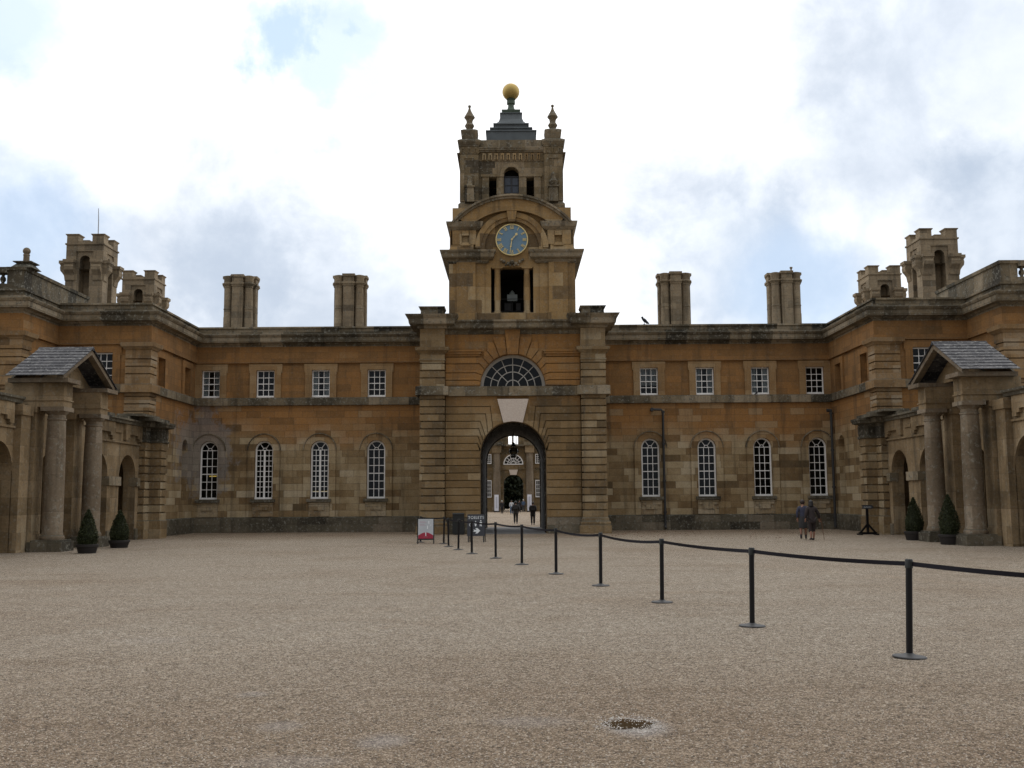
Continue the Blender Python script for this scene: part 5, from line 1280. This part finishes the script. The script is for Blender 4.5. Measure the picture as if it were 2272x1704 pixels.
def person(label, x, y, yaw, H, coat, legs, hair, step=.12, arms=((.22, .02, .9), (.24, .03, .9)), coat_len=.82, leg_style='trousers', hair_len=.0, bend=.0, headturn=0, shoes='leather', legmat=None, hands=True, group=None, bulk=1.0):
    """local frame: faces +y, 1.7 m tall, scaled to H; arms = (right wrist),(left wrist) offsets (x, y, z)"""
    th = thing('person', label, 'person', (x, y, 0), group); k = H / 1.7
    th.rotation_euler = (0, 0, yaw); ORG[th.name] = Vector()
    S = Matrix.Scale(k, 4)
    bd = lambda z: bend * max(0, z - .95)
    N = {}; E_ = []
    N['pel'] = ((0, 0, .95), .13, .10); N['waist'] = ((0, .0 + bd(1.1), 1.10), .12, .09); N['chest'] = ((0, bd(1.28), 1.28), .15, .105); N['neck0'] = ((0, bd(1.42), 1.42), .075, .07)
    N['neck'] = ((0, bd(1.48) + .01, 1.485), .052); N['head0'] = ((0, bd(1.55) + .02, 1.55), .068, .078); N['head1'] = ((0, bd(1.6) + .02, 1.61), .078, .092); N['head2'] = ((0, bd(1.6) + .015, 1.665), .055, .065)
    E_ += [('pel', 'waist'), ('waist', 'chest'), ('chest', 'neck0'), ('neck0', 'neck'), ('neck', 'head0'), ('head0', 'head1'), ('head1', 'head2')]
    ct_, st_ = math.cos(headturn), math.sin(headturn); hy = bd(1.6) + .02
    coatN = {q: (N[q][0], N[q][1] * 1.12 * bulk, (N[q][2] if len(N[q]) > 2 else N[q][1]) * 1.2 * bulk) for q in ('pel', 'waist', 'chest', 'neck0')}
    coatE = [('pel', 'waist'), ('waist', 'chest'), ('chest', 'neck0')]
    coatN['hem'] = ((0, -.01, coat_len), .18 * bulk, .15 * bulk); coatE.append(('pel', 'hem'))
    for s, (ax, ay, az_) in ((1, arms[0]), (-1, arms[1])):
        n = 'r' if s > 0 else 'l'; shy = bd(1.4)
        sh = Vector((s * .17, shy, 1.405)); wr = Vector((s * ax, ay + shy * .6, az_)); mid = (sh + wr) / 2 + Vector((s * .035, -.05, 0)) - Vector((0, 0, .02))
        N['s' + n] = (tuple(sh), .055); N['e' + n] = (tuple(mid), .04); N['w' + n] = (tuple(wr), .027, .022)
        d = (wr - mid).normalized(); pm = wr + d * .055; N['p' + n] = (tuple(pm), .036, .016)
        E_ += [('chest', 's' + n), ('s' + n, 'e' + n), ('e' + n, 'w' + n), ('w' + n, 'p' + n)]
        if hands:
            side = d.cross(Vector((0, 0, 1)) if abs(d.z) < .9 else Vector((0, 1, 0))).normalized(); cur = side.cross(d) * (1 if (side.cross(d)).x * s < 0 else -1)
            for fi, (o_, L) in enumerate(((-.026, .07), (-.009, .08), (.009, .075), (.025, .06))):
                b0 = pm + side * o_ + d * .028; b1 = b0 + d * L * .5 + cur * .008; b2 = b0 + d * L * .85 + cur * .028
                N['f%d%s' % (fi, n)] = (tuple(b0), .010); N['g%d%s' % (fi, n)] = (tuple(b1), .0088); N['h%d%s' % (fi, n)] = (tuple(b2), .0075)
                E_ += [('p' + n, 'f%d%s' % (fi, n)), ('f%d%s' % (fi, n), 'g%d%s' % (fi, n)), ('g%d%s' % (fi, n), 'h%d%s' % (fi, n))]
            t0 = wr + d * .03 - side * .035; t1 = t0 + d * .035 - side * .018 + cur * .012; N['t' + n] = (tuple(t0), .012); N['u' + n] = (tuple(t1), .009); E_ += [('w' + n, 't' + n), ('t' + n, 'u' + n)]
        coatN['s' + n] = (tuple(sh), .075 * bulk); coatN['e' + n] = (tuple(mid), .06 * bulk); coatN['w' + n] = (tuple(wr - d * .02), .045 * bulk); coatE += [('chest', 's' + n), ('s' + n, 'e' + n), ('e' + n, 'w' + n)]
        # leg
        fy = step * s; kn = Vector((s * .095, fy * .35 + .03, .5)); an = Vector((s * .09, fy, .085 + (.02 if fy < 0 else 0)))
        N['h' + n] = ((s * .09, 0, .9), .095); N['k' + n] = (tuple(kn), .062); N['c' + n] = (tuple(kn * .6 + an * .4 - Vector((0, .02, 0))), .056); N['a' + n] = (tuple(an), .038); N['o' + n] = ((s * .1, fy + .12, .035), .035, .025)
        E_ += [('pel', 'h' + n), ('h' + n, 'k' + n), ('k' + n, 'c' + n), ('c' + n, 'a' + n), ('a' + n, 'o' + n)]
    body = skinmesh('body', N, E_, M['skin'], th, S, 1)
    # face: nose, ears, eyes, mouth as one small relief on the head
    fc = MB(1, S @ Matrix.Translation((0, hy, 1.6)) @ Matrix.Rotation(headturn, 4, 'Z'))
    fc.ball((0, .088, -.01), .016, 8, 6, (.8, 1.1, 1.5)); fc.ball((.078, 0, -.005), .02, 8, 6, (.5, .8, 1.4)); fc.ball((-.078, 0, -.005), .02, 8, 6, (.5, .8, 1.4)); fc.ball((0, .055, -.06), .04, 10, 6, (1, .9, .7)); fc.build('face', M['skin'], th, True)
    fe = MB(1, S @ Matrix.Translation((0, hy, 1.6)) @ Matrix.Rotation(headturn, 4, 'Z'))
    for sx in (-1, 1): fe.ball((sx * .03, .083, .015), .009, 8, 6)
    fe.box(-.022, .022, .085, .093, -.042, -.036); fe.build('eyes', M['hairb'], th)
    hm = MB(1, S @ Matrix.Translation((0, hy - .022, 1.612)) @ Matrix.Rotation(headturn, 4, 'Z')); hm.ball((0, -.006, .012), .106, 18, 12, (.93, 1.02, 1.04))
    if hair_len: hm.lathe([(.095, .01), (.108, -.05), (.112, -.05 - hair_len), (.085, -.07 - hair_len), (.03, -.06 - hair_len)], 0, -.015, 16)
    hm.build('hair', M[hair], th, True)
    skinmesh('coat', coatN, coatE, M[coat], th, S, 1)
    lm = M[legs]
    LN = {'pel': ((0, 0, .95), .145, .115)}; LE = []
    if leg_style == 'skirt':
        b = MB(1, S); b.lathe([(.14, 1.0), (.17, .85), (.19, .66), (.185, .5), (.17, .49), (.03, .5)], 0, 0, 18); b.build('skirt', lm, th, True)
    else:
        end = {'trousers': .09, 'cropped': .33}[leg_style]
        for s in (1, -1):
            n = 'r' if s > 0 else 'l'; h_, k_, a_ = (Vector(N[q + n][0]) for q in ('h', 'k', 'a')); t = (k_.z - end) / (k_.z - a_.z)
            LN['h' + n] = (tuple(h_), .11); LN['k' + n] = (tuple(k_), .085); LN['a' + n] = (tuple(k_.lerp(a_, min(t, 1))), .07); LE += [('pel', 'h' + n), ('h' + n, 'k' + n), ('k' + n, 'a' + n)]
        skinmesh('trousers', LN, LE, lm, th, S, 1)
    for s in (1, -1):
        n = 'r' if s > 0 else 'l'; a_ = Vector(N['a' + n][0]); top = .36 if shoes == 'boots' else .11
        SN = {'t': (tuple(a_.lerp(Vector(N['k' + n][0]), .78)) if shoes == 'boots' else tuple(a_ + Vector((0, 0, .03))), .068 if shoes == 'boots' else .045), 'a': (tuple(a_), .052), 'h': (tuple(a_ + Vector((0, -.05, -.045))), .04), 'm': (tuple(a_ + Vector((0, .08, -.045))), .046, .04), 'o': (tuple(a_ + Vector((0, .17, -.055))), .036, .026)}
        skinmesh('boot' if shoes == 'boots' else 'shoe', SN, [('t', 'a'), ('a', 'h'), ('a', 'm'), ('m', 'o')], M['leather'], th, S, 1)
    return th
pg = 'visitors walking in the court'
ax_, ay_ = gpt(1783, 1196.5)
# walking away and to the left, towards the wall
person('person in blue grey jacket, dark skirt and tall dark boots, turning to companion', ax_, ay_, R(-20), 1.60, 'c_blue', 'c_grey', 'hairbr', step=.16, arms=((.21, .1, .88), (.22, -.1, .9)), leg_style='skirt', shoes='boots', headturn=R(-75), bend=.12, coat_len=.76, group=pg, bulk=1.15)
bx_, by_ = gpt(1803, 1199)
person('person with black bobbed hair, brown coat and cropped trousers leaning on a cane', bx_, by_, R(8), 1.58, 'c_brown', 'c_brown', 'hairb', step=.08, arms=((.42, .14, .9), (.26, .02, .92)), leg_style='cropped', hair_len=.09, bend=.1, coat_len=.72, group=pg, bulk=1.32)
cx_, cy_ = gpt(1829, 1197.5)
b = MB(1); hx, hy_ = bx_ + .38, by_ + .16
b.tube([(hx - .07, hy_, .86), (hx - .04, hy_, .895), (hx, hy_, .9), (hx + .03, hy_, .87), (hx + .04, hy_, .82), (cx_, cy_, .01)], [.012, .012, .012, .012, .011, .009], 8)
tag(b.build('walking_stick', M['stick'], None, True), 'thin brown walking stick held out by the person in brown', 'cane')
b = MB(1); q = ((ax_ + bx_) / 2 + .04, (ay_ + by_) / 2 - .22)
b.ball((q[0], q[1], .86), .15, 16, 10, (1.15, .5, .85)); b.tube([(q[0] - .1, q[1], .95), (q[0] - .02, q[1] + .1, 1.2), (q[0] + .12, q[1] + .2, 1.42), (q[0] + .1, q[1] + .05, 1.2), (q[0] + .1, q[1], .95)], .012, 6)
tag(b.build('shoulder_bag', M['leather'], None, True), 'dark shoulder bag hanging between the two people by the right wall', 'bag')
pa = 'visitors beyond the gateway'
def far(u, vf, vh, lab, **k):
    x, y = gpt(u, vf); person(lab, x, y, k.pop('yaw', 0), k.pop('H', (vf - vh) * y / F), hands=False, group=pa, **k)
far(1144.5, 1162.5, 1113, 'large dark coated person walking away in the middle of the archway', coat='c_grey', legs='c_black', hair='hairb', step=.05, bulk=1.5, coat_len=.74, arms=((.26, .05, .95), (.26, .05, .95)))
far(1182.5, 1165, 1114.5, 'person in long black coat walking away on the right of the archway', coat='c_black', legs='c_black', hair='hairbr', step=.06, bulk=1.4, coat_len=.6, arms=((.2, .1, 1.0), (.2, .1, 1.0)))
far(1113.8, 1140.3, 1111, 'grey haired person in dark coat on the left beyond the archway', coat='c_black', legs='c_black', hair='hairg', step=.04, coat_len=.6, bulk=1.2)
far(1135, 1141.5, 1110.5, 'person in open dark jacket over white shirt walking towards the archway', coat='c_white', legs='c_denim', hair='hairbr', yaw=R(180), step=.08)
far(1152.8, 1138, 1110, 'person in dark top just right of the big coated walker', coat='c_black', legs='c_black', hair='hairbr', yaw=R(180))
far(1161.3, 1136, 1108.5, 'person in blue jacket near the far gateway', coat='c_denim', legs='c_grey', hair='hairg', yaw=R(150))
